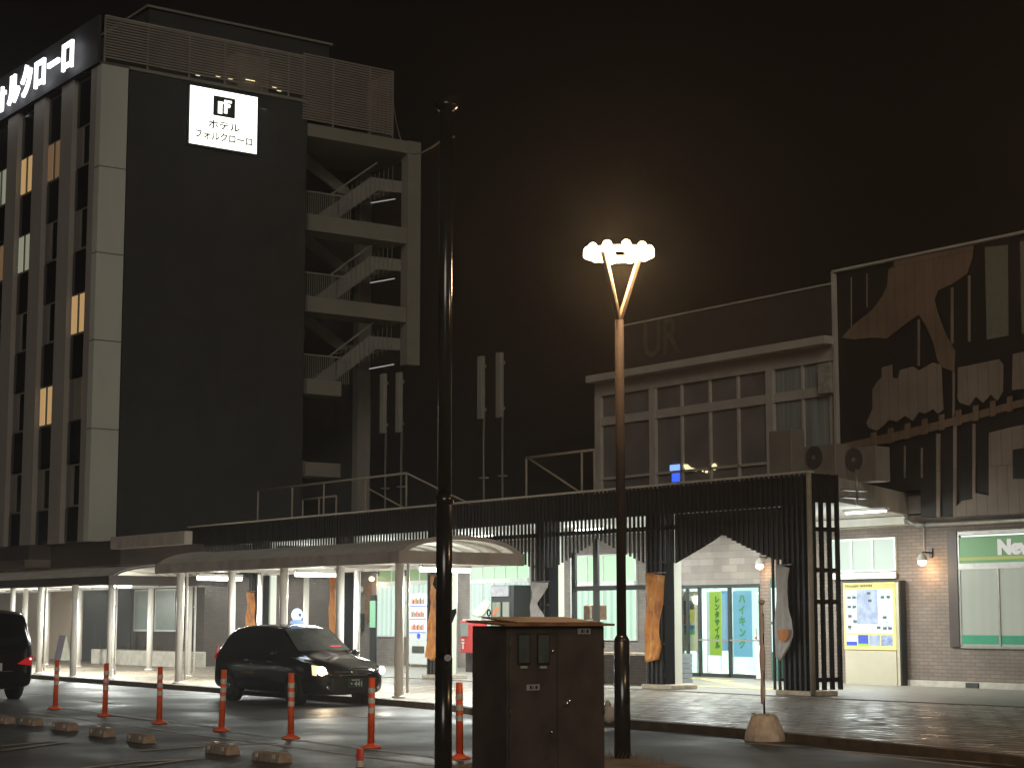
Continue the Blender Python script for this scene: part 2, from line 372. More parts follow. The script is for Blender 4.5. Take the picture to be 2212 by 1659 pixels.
M['asphalt'] = asphalt()
mm, n_, l_, b_, no_, bp_ = brickmat('paving_blocks', (.52, .43, .33), (.33, .265, .20), (.11, .09, .07), .62, .34, rough=.42, ms=.035, bump=1.0, flat=True)
brn = [q for q in n_ if q.type == 'TEX_BRICK'][0]; bwn = n_.new('ShaderNodeRGBToBW'); l_.new(brn.outputs[0], bwn.inputs[0])
tc_ = n_.new('ShaderNodeTexCoord'); wn = n_.new('ShaderNodeTexNoise'); wn.inputs['Scale'].default_value = 3.5; wn.inputs['Detail'].default_value = 4; l_.new(tc_.outputs['Object'], wn.inputs[0])
mr_ = n_.new('ShaderNodeMapRange'); mr_.inputs[1].default_value = .35; mr_.inputs[2].default_value = .65; mr_.inputs[3].default_value = .20; mr_.inputs[4].default_value = .55
mr2 = n_.new('ShaderNodeMapRange'); mr2.inputs[1].default_value = .20; mr2.inputs[2].default_value = .46; mr2.inputs[3].default_value = .26; mr2.inputs[4].default_value = -.05; l_.new(bwn.outputs[0], mr2.inputs[0])
adn = n_.new('ShaderNodeMath'); l_.new(wn.outputs[0], mr_.inputs[0]); l_.new(mr_.outputs[0], adn.inputs[0]); l_.new(mr2.outputs[0], adn.inputs[1]); l_.new(adn.outputs[0], b_.inputs['Roughness'])
bp2 = n_.new('ShaderNodeBump'); bp2.inputs['Strength'].default_value = .06; bp2.inputs['Distance'].default_value = .03; l_.new(wn.outputs[0], bp2.inputs['Height']); l_.new(bp_.outputs[0], bp2.inputs['Normal']); l_.new(bp2.outputs[0], b_.inputs['Normal'])
M['paving'] = mm
M['apron'] = mat('apron_concrete', (.19, .175, .15), .5, var=.2, scale=2, bump=.15)
sheet('road', [(-300, -120), (160, -120), (160, 300), (-300, 300)], RZ, 'asphalt')
KL = [(-140, 21.0), (-70, 20.4), (-49.6, 19.9), (-38.3, 19.6), (-31.5, 19.55), (-28.6, 19.3), (-27.2, 18.85), (-22.8, 18.7), (-19.6, 18.5), (-13.8, 17.4), (-5, 16.0), (30, 12.0)]
b = MB(); b.prism([(x, y+.16, RZ-.05) for x, y in KL]+[(60, 12, RZ-.05), (60, 60, RZ-.05), (-140, 60, RZ-.05)], (0, 0, .15)); tag(b.build('pavement', 'paving'), kind='structure')
b = MB()
for (xa, ya), (xb, yb) in zip(KL, KL[1:]):
    b.prism([(xa, ya, RZ-.05), (xb, yb, RZ-.05), (xb, yb+.16, RZ-.05), (xa, ya+.16, RZ-.05)], (0, 0, .165))
tag(b.build('kerb', 'kerb'), kind='structure')
b = MB(); b.prism([(-56, 27.0, .0), (-26.6, 27.0, .0), (-20, 27.3, 0), (10, 27.3, 0), (10, 34, .0), (-56, 34, .0)], (0, 0, .02)); tag(b.build('apron', 'apron'), kind='structure')
b = MB()  # verge in the foreground
b.prism([(-17.3, 13.0, RZ), (-16.6, 13.55, RZ), (-10, 12.2, RZ), (4, 9.5, RZ), (4, 2, RZ), (-9, 4, RZ), (-15.5, 8.3, RZ)], (0, 0, .13)); tag(b.build('verge', 'soil'), kind='structure')

def line(p, q, wd=.12, z=RZ+.004):
    p, q = Vector(p), Vector(q); d = (q-p).normalized(); a = Vector((-d.y, d.x, 0))*wd/2
    return [(p+a), (q+a), (q-a), (p-a)]
b = MB()
LN = [((62,1538),(454,1590)), ((454,1590),(935,1652)), ((496,1580),(914,1632)), ((914,1632),(1010,1645)), ((120,1527),(480,1572)), ((600,1604),(430,1612)), ((430,1612),(300,1622)),
      ((180,1659),(300,1645)), ((300,1645),(416,1640)), ((0,1612),(120,1600)), ((0,1622),(150,1602)), ((300,1655),(415,1640)), ((210,1540),(330,1556)), ((355,1500),(480,1504)), ((178,1511),(256,1521)), ((770,1548),(850,1552)), ((60,1503),(128,1500))]
for k, (p, q) in enumerate(LN):
    p, q = G(*p, RZ), G(*q, RZ); z = RZ+.004+.0006*k
    d = (q-p).normalized(); a = Vector((-d.y, d.x, 0))*.06
    pts = [p+a, q+a, q-a, p-a]; b.bm.faces.new([b.bm.verts.new((v.x, v.y, z)) for v in pts])
tag(b.build('road_marking', 'paint_white'), kind='structure')
b = MB()  # long worn stripe on the road at the right
for k, (p, q) in enumerate([((1640,1604),(2212,1668)), ((1560,1600),(2212,1655))]):
    p, q = G(*p, RZ), G(*q, RZ); d = (q-p).normalized(); a = Vector((-d.y, d.x, 0))*.05
    b.bm.faces.new([b.bm.verts.new((v.x, v.y, RZ+.004)) for v in (p+a, q+a, q-a, p-a)])
tag(b.build('road_edge_line', 'paint_white'), kind='structure')
b = MB()
p0, p1, p2 = G(1600, 1466), G(1480, 1478), G(1400, 1500)
for k, (p, q, wd) in enumerate([(Vector((-38.2, 33.2, 0)), Vector((-34.8, 32.3, 0)), .3), (Vector((-36.9, 33.0, 0)), Vector((-30.2, 29.0, 0)), .3), (Vector((-36.2, 27.6, 0)), Vector((-30.4, 29.6, 0)), .3)]):
    d = (q-p).normalized(); a = Vector((-d.y, d.x, 0))*wd/2
    b.bm.faces.new([b.bm.verts.new((v.x, v.y, .024+.002*k)) for v in (p+a, q+a, q-a, p-a)])
tag(b.build('tactile_strip', 'tactile'), kind='structure')

# ------------------------------------------------------------------ hotel
HX = -57.6; HY = 24.4
hotel = thing('hotel_building', (HX, HY, 0), 'tall hotel block with a charcoal side wall, pale corner strip and rows of room windows', 'hotel')
MB().box(-95, HX, 25.45, 32.5, 4.15, 20.45).box(-95, HX-4.2, 32.5, 38, 0, 20.45).build('side_wall', 'hotel_dark', hotel)
b = MB(); b.box(HX-.35, HX+.02, HY+.02, 25.4, 4.15, 20.5)
cs = b.build('corner_strip', 'hotel_light', hotel)
b = MB()
for z in (7.9, 10.9, 13.9, 16.9): b.box(HX-.36, HX+.026, HY+.01, 25.41, z, z+.03)
b.build('panel_joint', 'hotel_recess', cs)
MB().box(HX-.02, HX+.05, 25.42, 32.55, 20.47, 20.58).build('coping', 'stair_frame', hotel)
# street facade: piers and recesses
edges = [XY(x, HY, 841) for x in (195, 177, 138, 113, 78, 55, 27, 3)]
step = (edges[1]-edges[7])/3
MB().box(-95, HX-.36, 24.62, 25.44, 4.15, 20.45).build('street_wall', 'hotel_recess', hotel)
recs = []
x = HX
b = MB(); pw = HX - edges[1]
b.box(edges[1], HX-.36, HY, 24.61, 4.15, 20.5)
xr = edges[1]; rw = edges[1]-edges[2]; pierw = edges[2]-edges[3]
for k in range(9):
    recs.append((xr-rw, xr)); b.box(xr-rw-pierw, xr-rw, HY, 24.61, 4.15, 20.5); xr -= rw+pierw
b.build('facade_pier', 'hotel_pier', hotel)
lit = {(0, 4): 'hwin_warm', (0, 3): 'strip', (1, 3): 'hwin_warm', (1, 6): 'hwin_dimwarm', (2, 5): 'hwin_white', (2, 6): 'hwin_warm', (3, 6): 'hwin_white', (3, 5): 'hwin_dimwarm', (1, 4): 'hwin_off'}
for k, (xa, xb) in enumerate(recs):
    xa += .10; xb -= .10
    for fl in range(5):
        zc = 6.1+fl*2.97
        # floors counted from below; lit pattern keyed from the photo
        key = {(0, 2): 'hwin_warm', (0, 1): 'strip', (1, 1): 'hwin_warm', (1, 4): 'hwin_dimwarm', (2, 3): 'hwin_white', (2, 4): 'hwin_warm', (3, 3): 'hwin_dimwarm', (3, 4): 'hwin_white'}.get((k, {0:0,1:1,2:2,3:3,4:4,5:5}[fl]), None)
        b = MB(); b.box(xa, xb, 24.555, 24.615, zc-.72, zc+.72)
        wn_ = b.build('window', 'stair_frame', hotel)
        split = xa+(xb-xa)*.38
        m1 = 'hwin_off' if key in (None, 'strip', 'hwin_off') else key
        MB().box(split+.22, xb-.14, 24.53, 24.55, zc-.66, zc+.66).build('pane', 'black_glass' if key in (None, 'hwin_off') else ('hwin_warm' if key == 'strip' else m1), wn_) if key != 'strip' else MB().box(xb-.22, xb-.08, 24.53, 24.55, zc-.66, zc+.66).build('pane', 'hwin_warm', wn_)
        MB().box(xa+.05, split-.02, 24.53, 24.55, zc-.66, zc+.66).build('pane', 'hwin_off' if key in (None, 'strip', 'hwin_off') else m1, wn_)
    for fl in range(6):
        z0 = 6.1+(fl-1)*2.97+.76; z1 = z0+1.44
        if fl == 5: z1 = 20.3
        MB().box(xa, xb, 24.54, 24.615, max(z0, 4.2), z1).build('spandrel', 'black_glass', hotel)
# roof louver screen
MB().box(-95, HX+.0, HY-.0, 32.45, 20.52, 20.60).build('roof', 'hotel_recess', hotel)
b = MB(); z = 20.75
while z < 22.2:
    b.box(HX-.03, HX+.03, HY+.1, 32.3, z, z+.045); z += .098
z = 19.85
while z < 22.35:
    b.box(HX-.03, HX+.03, 32.3, 36.25, z, z+.045); b.box(HX-1.9, HX-.05, 36.25, 36.30, z, z+.045); z += .098
for y in (24.5, 26.1, 27.7, 29.1, 30.6, 31.7, 32.35, 33.6, 35.2, 36.22):
    b.box(HX-.07, HX-.031, y, y+.06, 20.55 if y < 32 else 19.75, 22.25 if y < 32 else 22.35)
b.box(HX-.06, HX+.032, HY+.1, 32.3, 22.19, 22.25)
b.build('louver_screen', 'louver', hotel)
b = MB(); b.box(-95, HX-.08, HY-.1, HY+.0, 20.55, 22.25); b.build('street_parapet', 'charcoal', hotel)
MB().box(-72, HX-2.4, 27.2, 34.8, 20.61, 23.7).build('penthouse', 'hotel_dark', hotel)
MB().box(-72.1, HX-2.3, 27.1, 34.9, 23.71, 23.80).build('penthouse_coping', 'stair_frame', hotel)
b = MB()
for (y, z) in ((28.2, 20.9), (29.0, 21.0), (29.5, 21.0), (30.2, 21.05), (30.4, 21.05), (31.3, 21.0), (31.5, 20.9)): b.box(HX-.5, HX-.45, y, y+.16, z-.02, z+.05)
b.build('roof_lamp', 'warm_glow', hotel)
MB().box(HX-1.6, HX-.6, 29.9, 31.2, 20.7, 22.1).build('roof_plant_box', 'louver', hotel)
# fire stair tower
MB().box(HX-3.9, HX, 32.55, 37.45, 19.25, 19.72).build('stair_roof', 'stair_frame', hotel)
MB().box(HX-.45, HX+.03, 36.93, 37.5, 11.1, 19.74).build('stair_column', 'stair_frame', hotel)
MB().box(HX-3.9, HX-3.5, 36.93, 37.5, 4.2, 19.2).build('stair_column', 'stair_grey', hotel)
for z0, z1, y1 in ((15.72, 16.33, 36.9), (12.70, 13.27, 36.9), (9.68, 10.22, 34.1), (6.7, 7.2, 34.1)):
    MB().box(HX-1.2, HX, 32.52, y1, z0, z1).build('landing', 'stair_frame', hotel)
    MB().box(HX-.02, HX+.04, 32.52, 32.62, z0-.02, z1+.04).build('landing_edge', 'hotel_recess', hotel)
for zt in (16.3, 13.25, 10.2):
    b = MB()
    y0 = 32.9
    b.prism([(HX-.5, y0+.2, zt), (HX-.5, y0+1.0, zt-.05), (HX-.5, 35.9, zt+1.45), (HX-.5, 37, zt+1.50), (HX-.5, 37, zt+1.95), (HX-.5, 35.6, zt+1.92)], (-.12, 0, 0))
    b.prism([(HX-2.3, 36.1, zt+1.6), (HX-2.3, 35.3, zt+1.6), (HX-2.3, y0-.1, zt+2.95), (HX-2.3, y0+.9, zt+2.95)], (-.12, 0, 0))
    for i in range(9): b.box(HX-1.9, HX-.63, y0+.5+i*.32, y0+.84+i*.32, zt+.12+i*.17, zt+.16+i*.17)
    b.box(HX-3.4, HX-.63, 35.7, 37, zt+1.62, zt+1.75)
    b.build('stair_flight', 'stair_grey', hotel)
    b = MB()
    for i in range(22): b.box(HX-.42, HX-.40, 32.75+i*.045*2, 32.77+i*.045*2, zt+.0, zt+.95)
    b.box(HX-.43, HX-.39, 32.7, 34.3, zt+.95, zt+1.0)
    b.bar((HX-.41, y0+.9, zt+.98), (HX-.41, 35.8, zt+2.5), .04, .05)
    for i in range(14): yy = y0+1+i*.2; b.box(HX-.42, HX-.40, yy, yy+.015, zt+.15+i*.098, zt+1.1+i*.105)
    b.build('railing', 'stair_grey', hotel)
M['dim_tube'] = emit('dim_stair_tube', (.9, .9, .85), .35)
for z in (17.55, 14.45, 12.0, 11.15): MB().tube((HX-1.0, 35.9, z-.2), (HX-.6, 36.75, z), .02).build('stair_light', 'dim_tube', hotel)
# ground floor
MB().box(-95, XY(182, 28.3), 28.6, 29.0, 0, 3.6).build('ground_floor_wall', 'beige_wall', hotel)
b = MB(); b.box(XY(180, 28.3), XY(284, 28.3), 28.3, 29.1, 0, 3.29); b.build('ground_floor_wall', 'charcoal', hotel)
MB().box(-95, -61.2, HY-.6, 28.9, 3.62, 4.13).build('podium_slab', 'dark_brown', hotel)
MB().box(-61.2, HX+1.7, HY+.2, 28.9, 3.3, 4.12).build('podium_slab', 'dark_brown', hotel)
cn = thing('entrance_canopy', (-66, 22, 3), 'dark brown entrance canopy slab of the hotel with an amber lit edge', 'canopy')
MB().box(-90, -62.6, 20.9, 24.2, 3.30, 3.62).build('slab', 'dark_brown', cn)
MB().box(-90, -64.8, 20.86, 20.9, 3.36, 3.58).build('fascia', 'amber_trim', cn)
lb = thing('link_building', (-57, 27, 0), 'low linking block with a pale parapet between hotel and station', 'building')
MB().box(XY(285, 27.9), -55.9, 27.9, 33.9, 0, 3.29).build('wall', 'dark_brick', lb)
MB().box(-57.55, -54.9, 24.4, 33.9, 3.30, 4.04).build('upper_wall', 'dark_brown', lb)
MB().box(XY(235, 24.1), XY(395, 24.1), 24.1, 24.36, PY(300, 1182, 24.1).z, PY(300, 1155, 24.1).z).build('parapet', 'beam', lb)
for xa, xb in ((290, 330), (335, 382)):
    wv_ = MB().box(XY(xa, 27.8), XY(xb, 27.8), 27.8, 27.89, 1.15, 2.62).build('window', 'alu', lb)
    MB().box(XY(xa, 27.8)+.12, XY(xb, 27.8)-.06, 27.77, 27.795, 1.22, 2.56).build('pane', 'frosted_grey', wv_)
# signs
sg = thing('wall_sign', (HX, 29, 18.1), 'square backlit hotel sign with a black monogram tile high on the charcoal wall', 'sign')
MB().box(HX+.01, HX+.16, 27.62, 30.40, 18.12, 20.33).build('frame', 'black_frame', sg)
fc = MB().box(HX+.165, HX+.19, 27.68, 30.34, 18.18, 20.27).build('face', 'hotel_sign', sg)
b = MB(); b.box(HX+.192, HX+.2, 28.58, 29.44, 19.33, 20.05); b.build('emblem_tile', 'ink', sg, bevel=.0)
b = MB(); X0 = HX+.203
b.box(X0, X0+.006, 28.76, 28.93, 19.42, 19.86); b.box(X0, X0+.006, 28.80, 28.97, 19.79, 19.86)
b.box(X0, X0+.006, 29.0, 29.13, 19.46, 19.95); b.box(X0, X0+.006, 29.14, 29.30, 19.86, 19.95); b.tube((X0, 29.18, 19.75), (X0+.006, 29.18, 19.75), .075, n=12)
b.build('emblem_mark', 'hotel_sign', sg)
text('ホテル', .34, (HX+.20, 29.02, 18.97), (0, 1.25, 0), (0, 0, 1), 'ink', 'lettering', sg, .004, w=.007)
text('フォルクローロ', .34, (HX+.20, 29.02, 18.55), (0, .98, 0), (0, 0, 1), 'ink', 'lettering', sg, .004, w=.008)
light('AREA', 'sign_glow', (HX+.3, 29, 19.2), 14, (1, 1, .86), sg, 2.4, 2.0, direction=(1, 0, 0))
rs = thing('roof_sign', (-63, HY-.3, 20.8), 'row of glowing white katakana letters along the top of the hotel street side', 'sign')
for k, ch in enumerate(reversed('ホテルフォルクローロ')):
    text(ch, 1.20, (-59.75-1.29*k, HY-.35, 21.20), (.98, 0, 0), (0, 0, 1.12), 'roof_letters', 'letter', rs, .10, w=.018)
light('AREA', 'sign_glow', (-66, HY-.5, 22), 7, (.9, .93, 1), rs, 9, 1.2, direction=(0, -1, -.1))

# ------------------------------------------------------------------ station
SF = 27.3   # screen plane
WY = 34.0   # wall plane
st = thing('station_building', (-41, SF, 0), 'long low station building behind a dark slatted arcade screen with gabled openings', 'building')
# back wall with an entrance opening between -38.85 and -35.35
OX0, OX1, OZ = -39.0, -35.5, 2.52
MB().box(-56, OX0, WY, WY+.3, 0, 4.04).build('wall', 'brick', st)
MB().box(OX1, -34.9, WY, WY+.3, 0, 4.04).box(-34.9, -18, WY-.5, WY+.3, 0, 4.04).build('wall', 'brick_warm', st)
MB().box(OX0, OX1, WY+.0, WY+.3, OZ+.01, 4.04).build('wall', 'tile_light', st)
MB().box(-31, -18, WY-.55, WY-.505, 0.02, .16).build('plinth', 'stone', st)
# roof slab over the arcade with diagonal end
MB().prism([(-56, SF+.25, 4.05), (-27.35, SF+.25, 4.05), (-27.2, 28.2, 4.05), (-29.9, 33.45, 4.05), (-29.9, WY+.3, 4.05), (-56, WY+.3, 4.05)], (0, 0, .02)).build('soffit', 'ceiling', st)
MB().prism([(-56, SF+.25, 4.075), (-27.35, SF+.25, 4.075), (-27.2, 28.2, 4.075), (-29.9, 33.45, 4.075), (-29.9, 60, 4.075), (-56, 60, 4.075)], (0, 0, .5)).build('roof', 'beam', st)
MB().box(-29.85, -15, 33.4, 60, 4.08, 4.5).build('roof', 'upper_wall', st)
MB().box(-34.9, -29.95, WY-.62, WY-.505, 3.84, 4.03).build('ceiling_trim', 'white_paint', st)
# slat screen
pil = [-27.6, -31.95, -36.3, -41.1, -46.1, -51.2]
arches = [(-29.85, 1.6, 3.45, 2.84)]
for a, b_2 in zip(pil[1:], pil[2:]): arches.append(((a+b_2)/2, (a-b_2)/2-.45, 3.48, 2.84))
arches.append((-53.6, 1.9, 3.48, 2.84))
def zbot(x):
    for p in pil[1:]:
        if p+.12 < x < p+.5: return 2.84
    for c, hw, za, zs in arches:
        t = abs(x-c)/hw
        if t < 1: return za-(za-zs)*(t**.9)
    return .12
bs = MB(); bb = MB(); x = -55.9
while x < -27.1:
    z0 = zbot(x)
    bs.box(x, x+.062, SF, SF+.03, z0, 4.60); x += .152
# return at the right end
yy = SF+.1
while yy < 28.25: bs.box(-27.16, -27.08, yy, yy+.07, .14, 4.6); yy += .235
bs.build('slat_screen', 'slat', st)
b = MB()
b.box(-55.9, -27.1, SF+.065, SF+.12, 3.95, 4.56)
b.box(-55.9, -27.1, SF+.065, SF+.11, 3.60, 3.70)
for k, (xa, xb) in enumerate(zip([-27.15]+pil[1:], pil[1:]+[-55.9])):
    pass
for p in pil:
    for z in (2.85, 1.9, 1.0, .3): b.box(p-.48, p+(.48 if p > -28 else .12), SF+.065, SF+.11, z, z+.06)
for z in (.3, 1.9, 2.55, 3.4, 4.0): b.box(-27.14, -27.11, SF+.12, 28.2, z, z+.09)
b.box(-27.2, -27.17, SF+.12, 28.25, 4.05, 4.6)
b.build('screen_rail', 'slat_back', st)
cv = [(x_, max(zbot(x_), 2.84)-.005) for x_ in [-31.45+.1*i for i in range(36)]]
MB().prism([(x_, SF+.115, z_) for x_, z_ in cv]+[(-27.95, SF+.115, 3.945), (-31.45, SF+.115, 3.945)], (0, .02, 0)).build('arch_backing', 'slat_back', st)
MB().box(-56, -27.06, SF-.05, SF+.14, 4.605, 4.65).build('screen_coping', 'brown_screen', st)
MB().tube((-27.02, SF-.06, .05), (-27.02, SF-.06, 4.6), .055).build('downpipe', 'rail', st)
for p in pil:
    b = MB(); b.box(p-.46, p+(.40 if p > -28 else .10), SF+.13, SF+(.16 if p > -28 else .42), .12, 4.0); b.build('pillar_core', 'core', st)
    b = MB(); b.box(p-.5, p+.55, SF-.08, SF+.7, 0.02, .12); b.build('pillar_base', 'concrete', st, bevel=.02)
    b = MB(); b.box(p-.40, p+(-.17 if p > -35 else -.26), SF+.66, SF+.88, .02, 4.04); b.build('column', emit('pale_column_paint', (0, 0, 0), 0, (.78, .80, .70)), st)  # even pale paint on the white columns
# dark frame within the second opening
b = MB(); xa = XY(1240, 27.7, 1268); xm = XY(1289, 27.7, 1268)
b.box(xa-.05, xa+.10, 27.66, 27.72, .02, 3.2).box(xm-.09, xm+.09, 27.66, 27.72, .02, 3.5).box(xa, -32.5, 27.65, 27.73, PY(1300, 1275, 27.7).z, PY(1300, 1265, 27.7).z)
b.build('opening_frame', 'black_frame', st)
def window(xa, xb, z0, z1, Y, cols, trans, mlow, mhigh, fm='alu', name='window'):
    b = MB(); t = .05
    b.box(xa, xb, Y-.06, Y-.002, z0-t, z0).box(xa, xb, Y-.06, Y-.002, z1, z1+t).box(xa-t, xa, Y-.06, Y-.002, z0-t, z1+t).box(xb, xb+t, Y-.06, Y-.002, z0-t, z1+t)
    if trans: b.box(xa, xb, Y-.09, Y-.002, trans-.09, trans+.05)
    for k in range(1, cols):
        xx = xa+(xb-xa)*k/cols; b.box(xx-.025, xx+.025, Y-.055, Y-.002, z0, z1)
    w_ = b.build(name, fm, st)
    MB().box(xa, xb, Y-.03, Y-.015, z0, (trans-.09) if trans else z1).build('pane', mlow, w_)
    if trans: MB().box(xa, xb, Y-.03, Y-.015, trans+.05, z1).build('pane', mhigh, w_)
    return w_
X = lambda px: XY(px, WY, 1300)
window(X(1238), X(1375), 1.02, 3.42, WY, 4, 2.64, 'win_mint', 'win_green')
window(X(1020), X(1145), 1.02, 3.6, WY, 5, 2.80, 'win_white', 'win_green')
window(X(818), X(940), 1.02, 3.6, WY, 4, 2.82, 'win_white', 'win_olive')
window(X(620), X(702), .6, 3.4, WY, 3, 2.65, 'win_mint', 'win_white')
# automatic door beside the third opening
dk = MB().box(X(1103), X(1152), WY-.75, WY-.1, 0, 2.62).build('vestibule', 'black_frame', st)
MB().box(X(1104), X(1143), WY-.80, WY-.755, 2.28, 2.60).build('vestibule_header', mat('header_panel', (.42, .41, .46), .5), dk)
MB().box(X(1108), X(1124), WY-.79, WY-.755, .1, 2.1).build('door', curtain('olive_glow', (.16, .17, .09), (.30, .30, .17), .8), st)
MB().box(X(1130), X(1143), WY-.79, WY-.755, .1, 2.1).build('door', M['win_shade'], st)
MB().prism([(X(1109), WY-.80, 1.72), (X(1113), WY-.80, 1.70), (X(1122), WY-.80, 1.90), (X(1120), WY-.80, 1.97), (X(1115), WY-.80, 1.92)], (0, -.004, 0)).build('door_sticker', emit('orange_sticker', (.9, .22, .08), .8), st)
# silver door at far left
d_ = MB().box(X(470), X(536), WY-.06, WY-.002, .02, 2.55).build('door', 'door_panel', st)
MB().box(X(476), X(498), WY-.07, WY-.061, 1.35, 2.38).box(X(503), X(526), WY-.07, WY-.061, 1.35, 2.38).build('door_pane', 'frosted_grey', d_)
MB().box(X(505), X(509), WY-.10, WY-.071, .95, 1.15).build('handle', 'steel', d_)
for px in (430, 772): MB().box(X(px)-.1, X(px)+.15, WY-.25, WY-.005, .02, 4.03).build('wall_pilaster', 'white_paint', st)
MB().box(XY(1642, WY-.45), XY(1661, WY-.45), WY-.45, WY-.01, .02, 4.03).build('brick_pier', 'brick_warm', st)
# entrance hall
b = MB(); b.box(OX0-1.5, OX1+2.5, WY+.3, 40, -.0, .03); b.build('hall_floor', 'int_floor', st)
b = MB(); b.box(OX0-1.6, OX1+2.5, 39.9, 40, .03, 3.2).box(OX0-1.6, OX0-1.5, WY+.31, 39.9, .03, 3.2).box(OX1+2.5, OX1+2.6, WY+.31, 39.9, .03, 3.2).box(OX0-1.5, OX1+2.5, WY+.31, 39.9, 3.2, 3.25); b.build('hall_wall', 'int_wall', st)
b = MB()
for yy in (35.5, 37.5): b.box(-39, -35, yy, yy+.12, 3.12, 3.18)
b.build('hall_ceiling_tube', 'tube', st)
light('AREA', 'hall_light', (-37.2, 36.5, 3.05), 700, (.90, 1, .96), st, 3.5, 3, direction=(0, 0, -1))
b = MB(); D0, D1, DM = X(1508), X(1640), X(1573)
for xx in (D0, DM, D1): b.box(xx-.045, xx+.045, WY+.02, WY+.1, .04, 2.45)
b.box(X(1462), X(1650), WY+.02, WY+.1, 2.42, 2.52).box(X(1462), X(1650), WY+.02, WY+.1, .02, .12)
b.box(X(1480), X(1484), WY+.02, WY+.1, .12, 2.42); dr = b.build('entrance_door', 'black_frame', st)
MB().box(OX0, OX1, WY+.05, WY+.06, .1, 2.42).build('glass', 'glass', dr)
b = MB(); b.box(D0+.02, DM, WY-.02, WY+.0, 1.0, 1.04).box(DM+.05, D1, WY-.02, WY+.0, 1.0, 1.04); b.build('push_bar', 'steel', dr)
# right wall window (shop)
RY = WY-.5
x0, x1 = XY(2075, RY, 1300), -22.5
MB().box(x0-.30, x0-.02, RY-.06, RY-.002, .95, 3.62).build('window_reveal', 'dark_brown', st)
w_ = MB().box(x0, x1, RY-.04, RY-.002, .92, .98).box(x0, x1, RY-.05, RY-.002, 2.72, 2.86).box(x0, x1, RY-.04, RY-.002, 3.52, 3.60)\
    .box(XY(2160, RY)-.02, XY(2160, RY)+.03, RY-.05, RY-.002, .98, 2.72).box(x0-.02, x0+.04, RY-.04, RY-.002, .98, 3.52).build('shop_window', 'steel', st)
MB().box(x0, x1, RY-.02, RY-.004, .98, 2.72).build('blind', 'win_shade', w_)
MB().box(x0+.04, x1, RY-.035, RY-.021, 1.02, 1.22).build('green_band', 'green_band', w_)
hd = MB().box(x0+.04, x1, RY-.03, RY-.004, 2.86, 3.46).build('sign_band', 'green_sign', w_)
MB().box(x0+.04, x1, RY-.036, RY-.031, 2.93, 3.0).build('yellow_stripe', 'yellow_sign', w_)
MB().box(x0+.1, x1, RY-.036, RY-.031, 3.47, 3.505).build('strip_light', emit('strip', (.8, .9, .8), 1.2), w_)
text('NewDays', .40, (XY(2161, RY), RY-.04, 3.19), (1.25, 0, 0), (0, 0, 1.1), 'sign_white', 'lettering', w_, .006, w=.028, align='LEFT')
# transom behind the map board
window(XY(1800, RY), XY(1937, RY), 2.78, 3.50, RY, 3, None, 'win_pale', 'win_pale')
MB().box(XY(1800, RY), XY(1942, RY), RY-.1, RY-.065, 2.56, 2.71).build('window_sill', 'white_paint', st)
b = MB(); za = PY(2010, 1130, RY-.2).z
b.tube((XY(2005, RY-.2), RY-.2, za-.03), (-20, RY-.2, za-.03), .06).tube((XY(1960, RY-.2), RY-.2, za+.12), (XY(1990, RY-.2), RY-.2, za-.05), .05).tube((XY(1985, RY-.2), RY-.2, za-.02), (XY(2005, RY-.2), RY-.2, za-.03), .07)
b.build('gutter_pipe', 'steel', st)
b = MB(); zz = PY(1850, 1141, RY-.05).z; b.tube((XY(1800, RY-.05), RY-.05, zz), (XY(1965, RY-.05), RY-.05, zz+.02), .014, n=6).tube((XY(1965, RY-.05), RY-.05, zz+.02), (XY(2000, RY-.1), RY-.12, za), .014, n=6)
b.tube((XY(1999, RY-.05), RY-.04, 3.8), (XY(1999, RY-.05), RY-.04, 3.05), .014, n=6); b.build('conduit', 'cream', st)
MB().box(XY(2085, RY), XY(2112, RY), RY-.08, RY-.052, .03, .14).build('floor_vent', 'ink', st)
b = MB(); q = PX(1895, 1060, -27.1)
b.tube((-27.1, 28.75, 3.98), (-27.1, 28.75, 4.75), .03).box(-27.16, -27.04, 28.3, 29.0, 4.28, 4.31).box(-27.16, -27.04, 28.3, 29.0, 4.12, 4.15); b.build('roof_pipe', 'steel', st)
# arcade ceiling lights
for k, xx in enumerate((-28.6, -31.2, -34.1, -38.6, -43.6, -48.6, -53.4)):
    f = thing('ceiling_light', (xx, 30.6, 3.96), 'white fluorescent batten under the arcade ceiling, behind the slat screen', 'light', 'arcade ceiling lights')
    MB().box(xx-.65, xx+.65, 30.52, 30.68, 3.99, 4.045).build('housing', 'white_paint', f)
    MB().tube((xx-.6, 30.6, 3.965), (xx+.6, 30.6, 3.965), .02, n=8).build('tube', 'tube', f)
    light('AREA', 'tube_glow', (xx, 30.6, 3.9), 280 if k else 110, (.93, 1, .95), f, 1.2, .3, direction=(0, 0, -1))
    light('POINT', 'tube_spill', (xx, 30.3, 3.3), 100 if k else 28, (.93, 1, .95), f, .3)
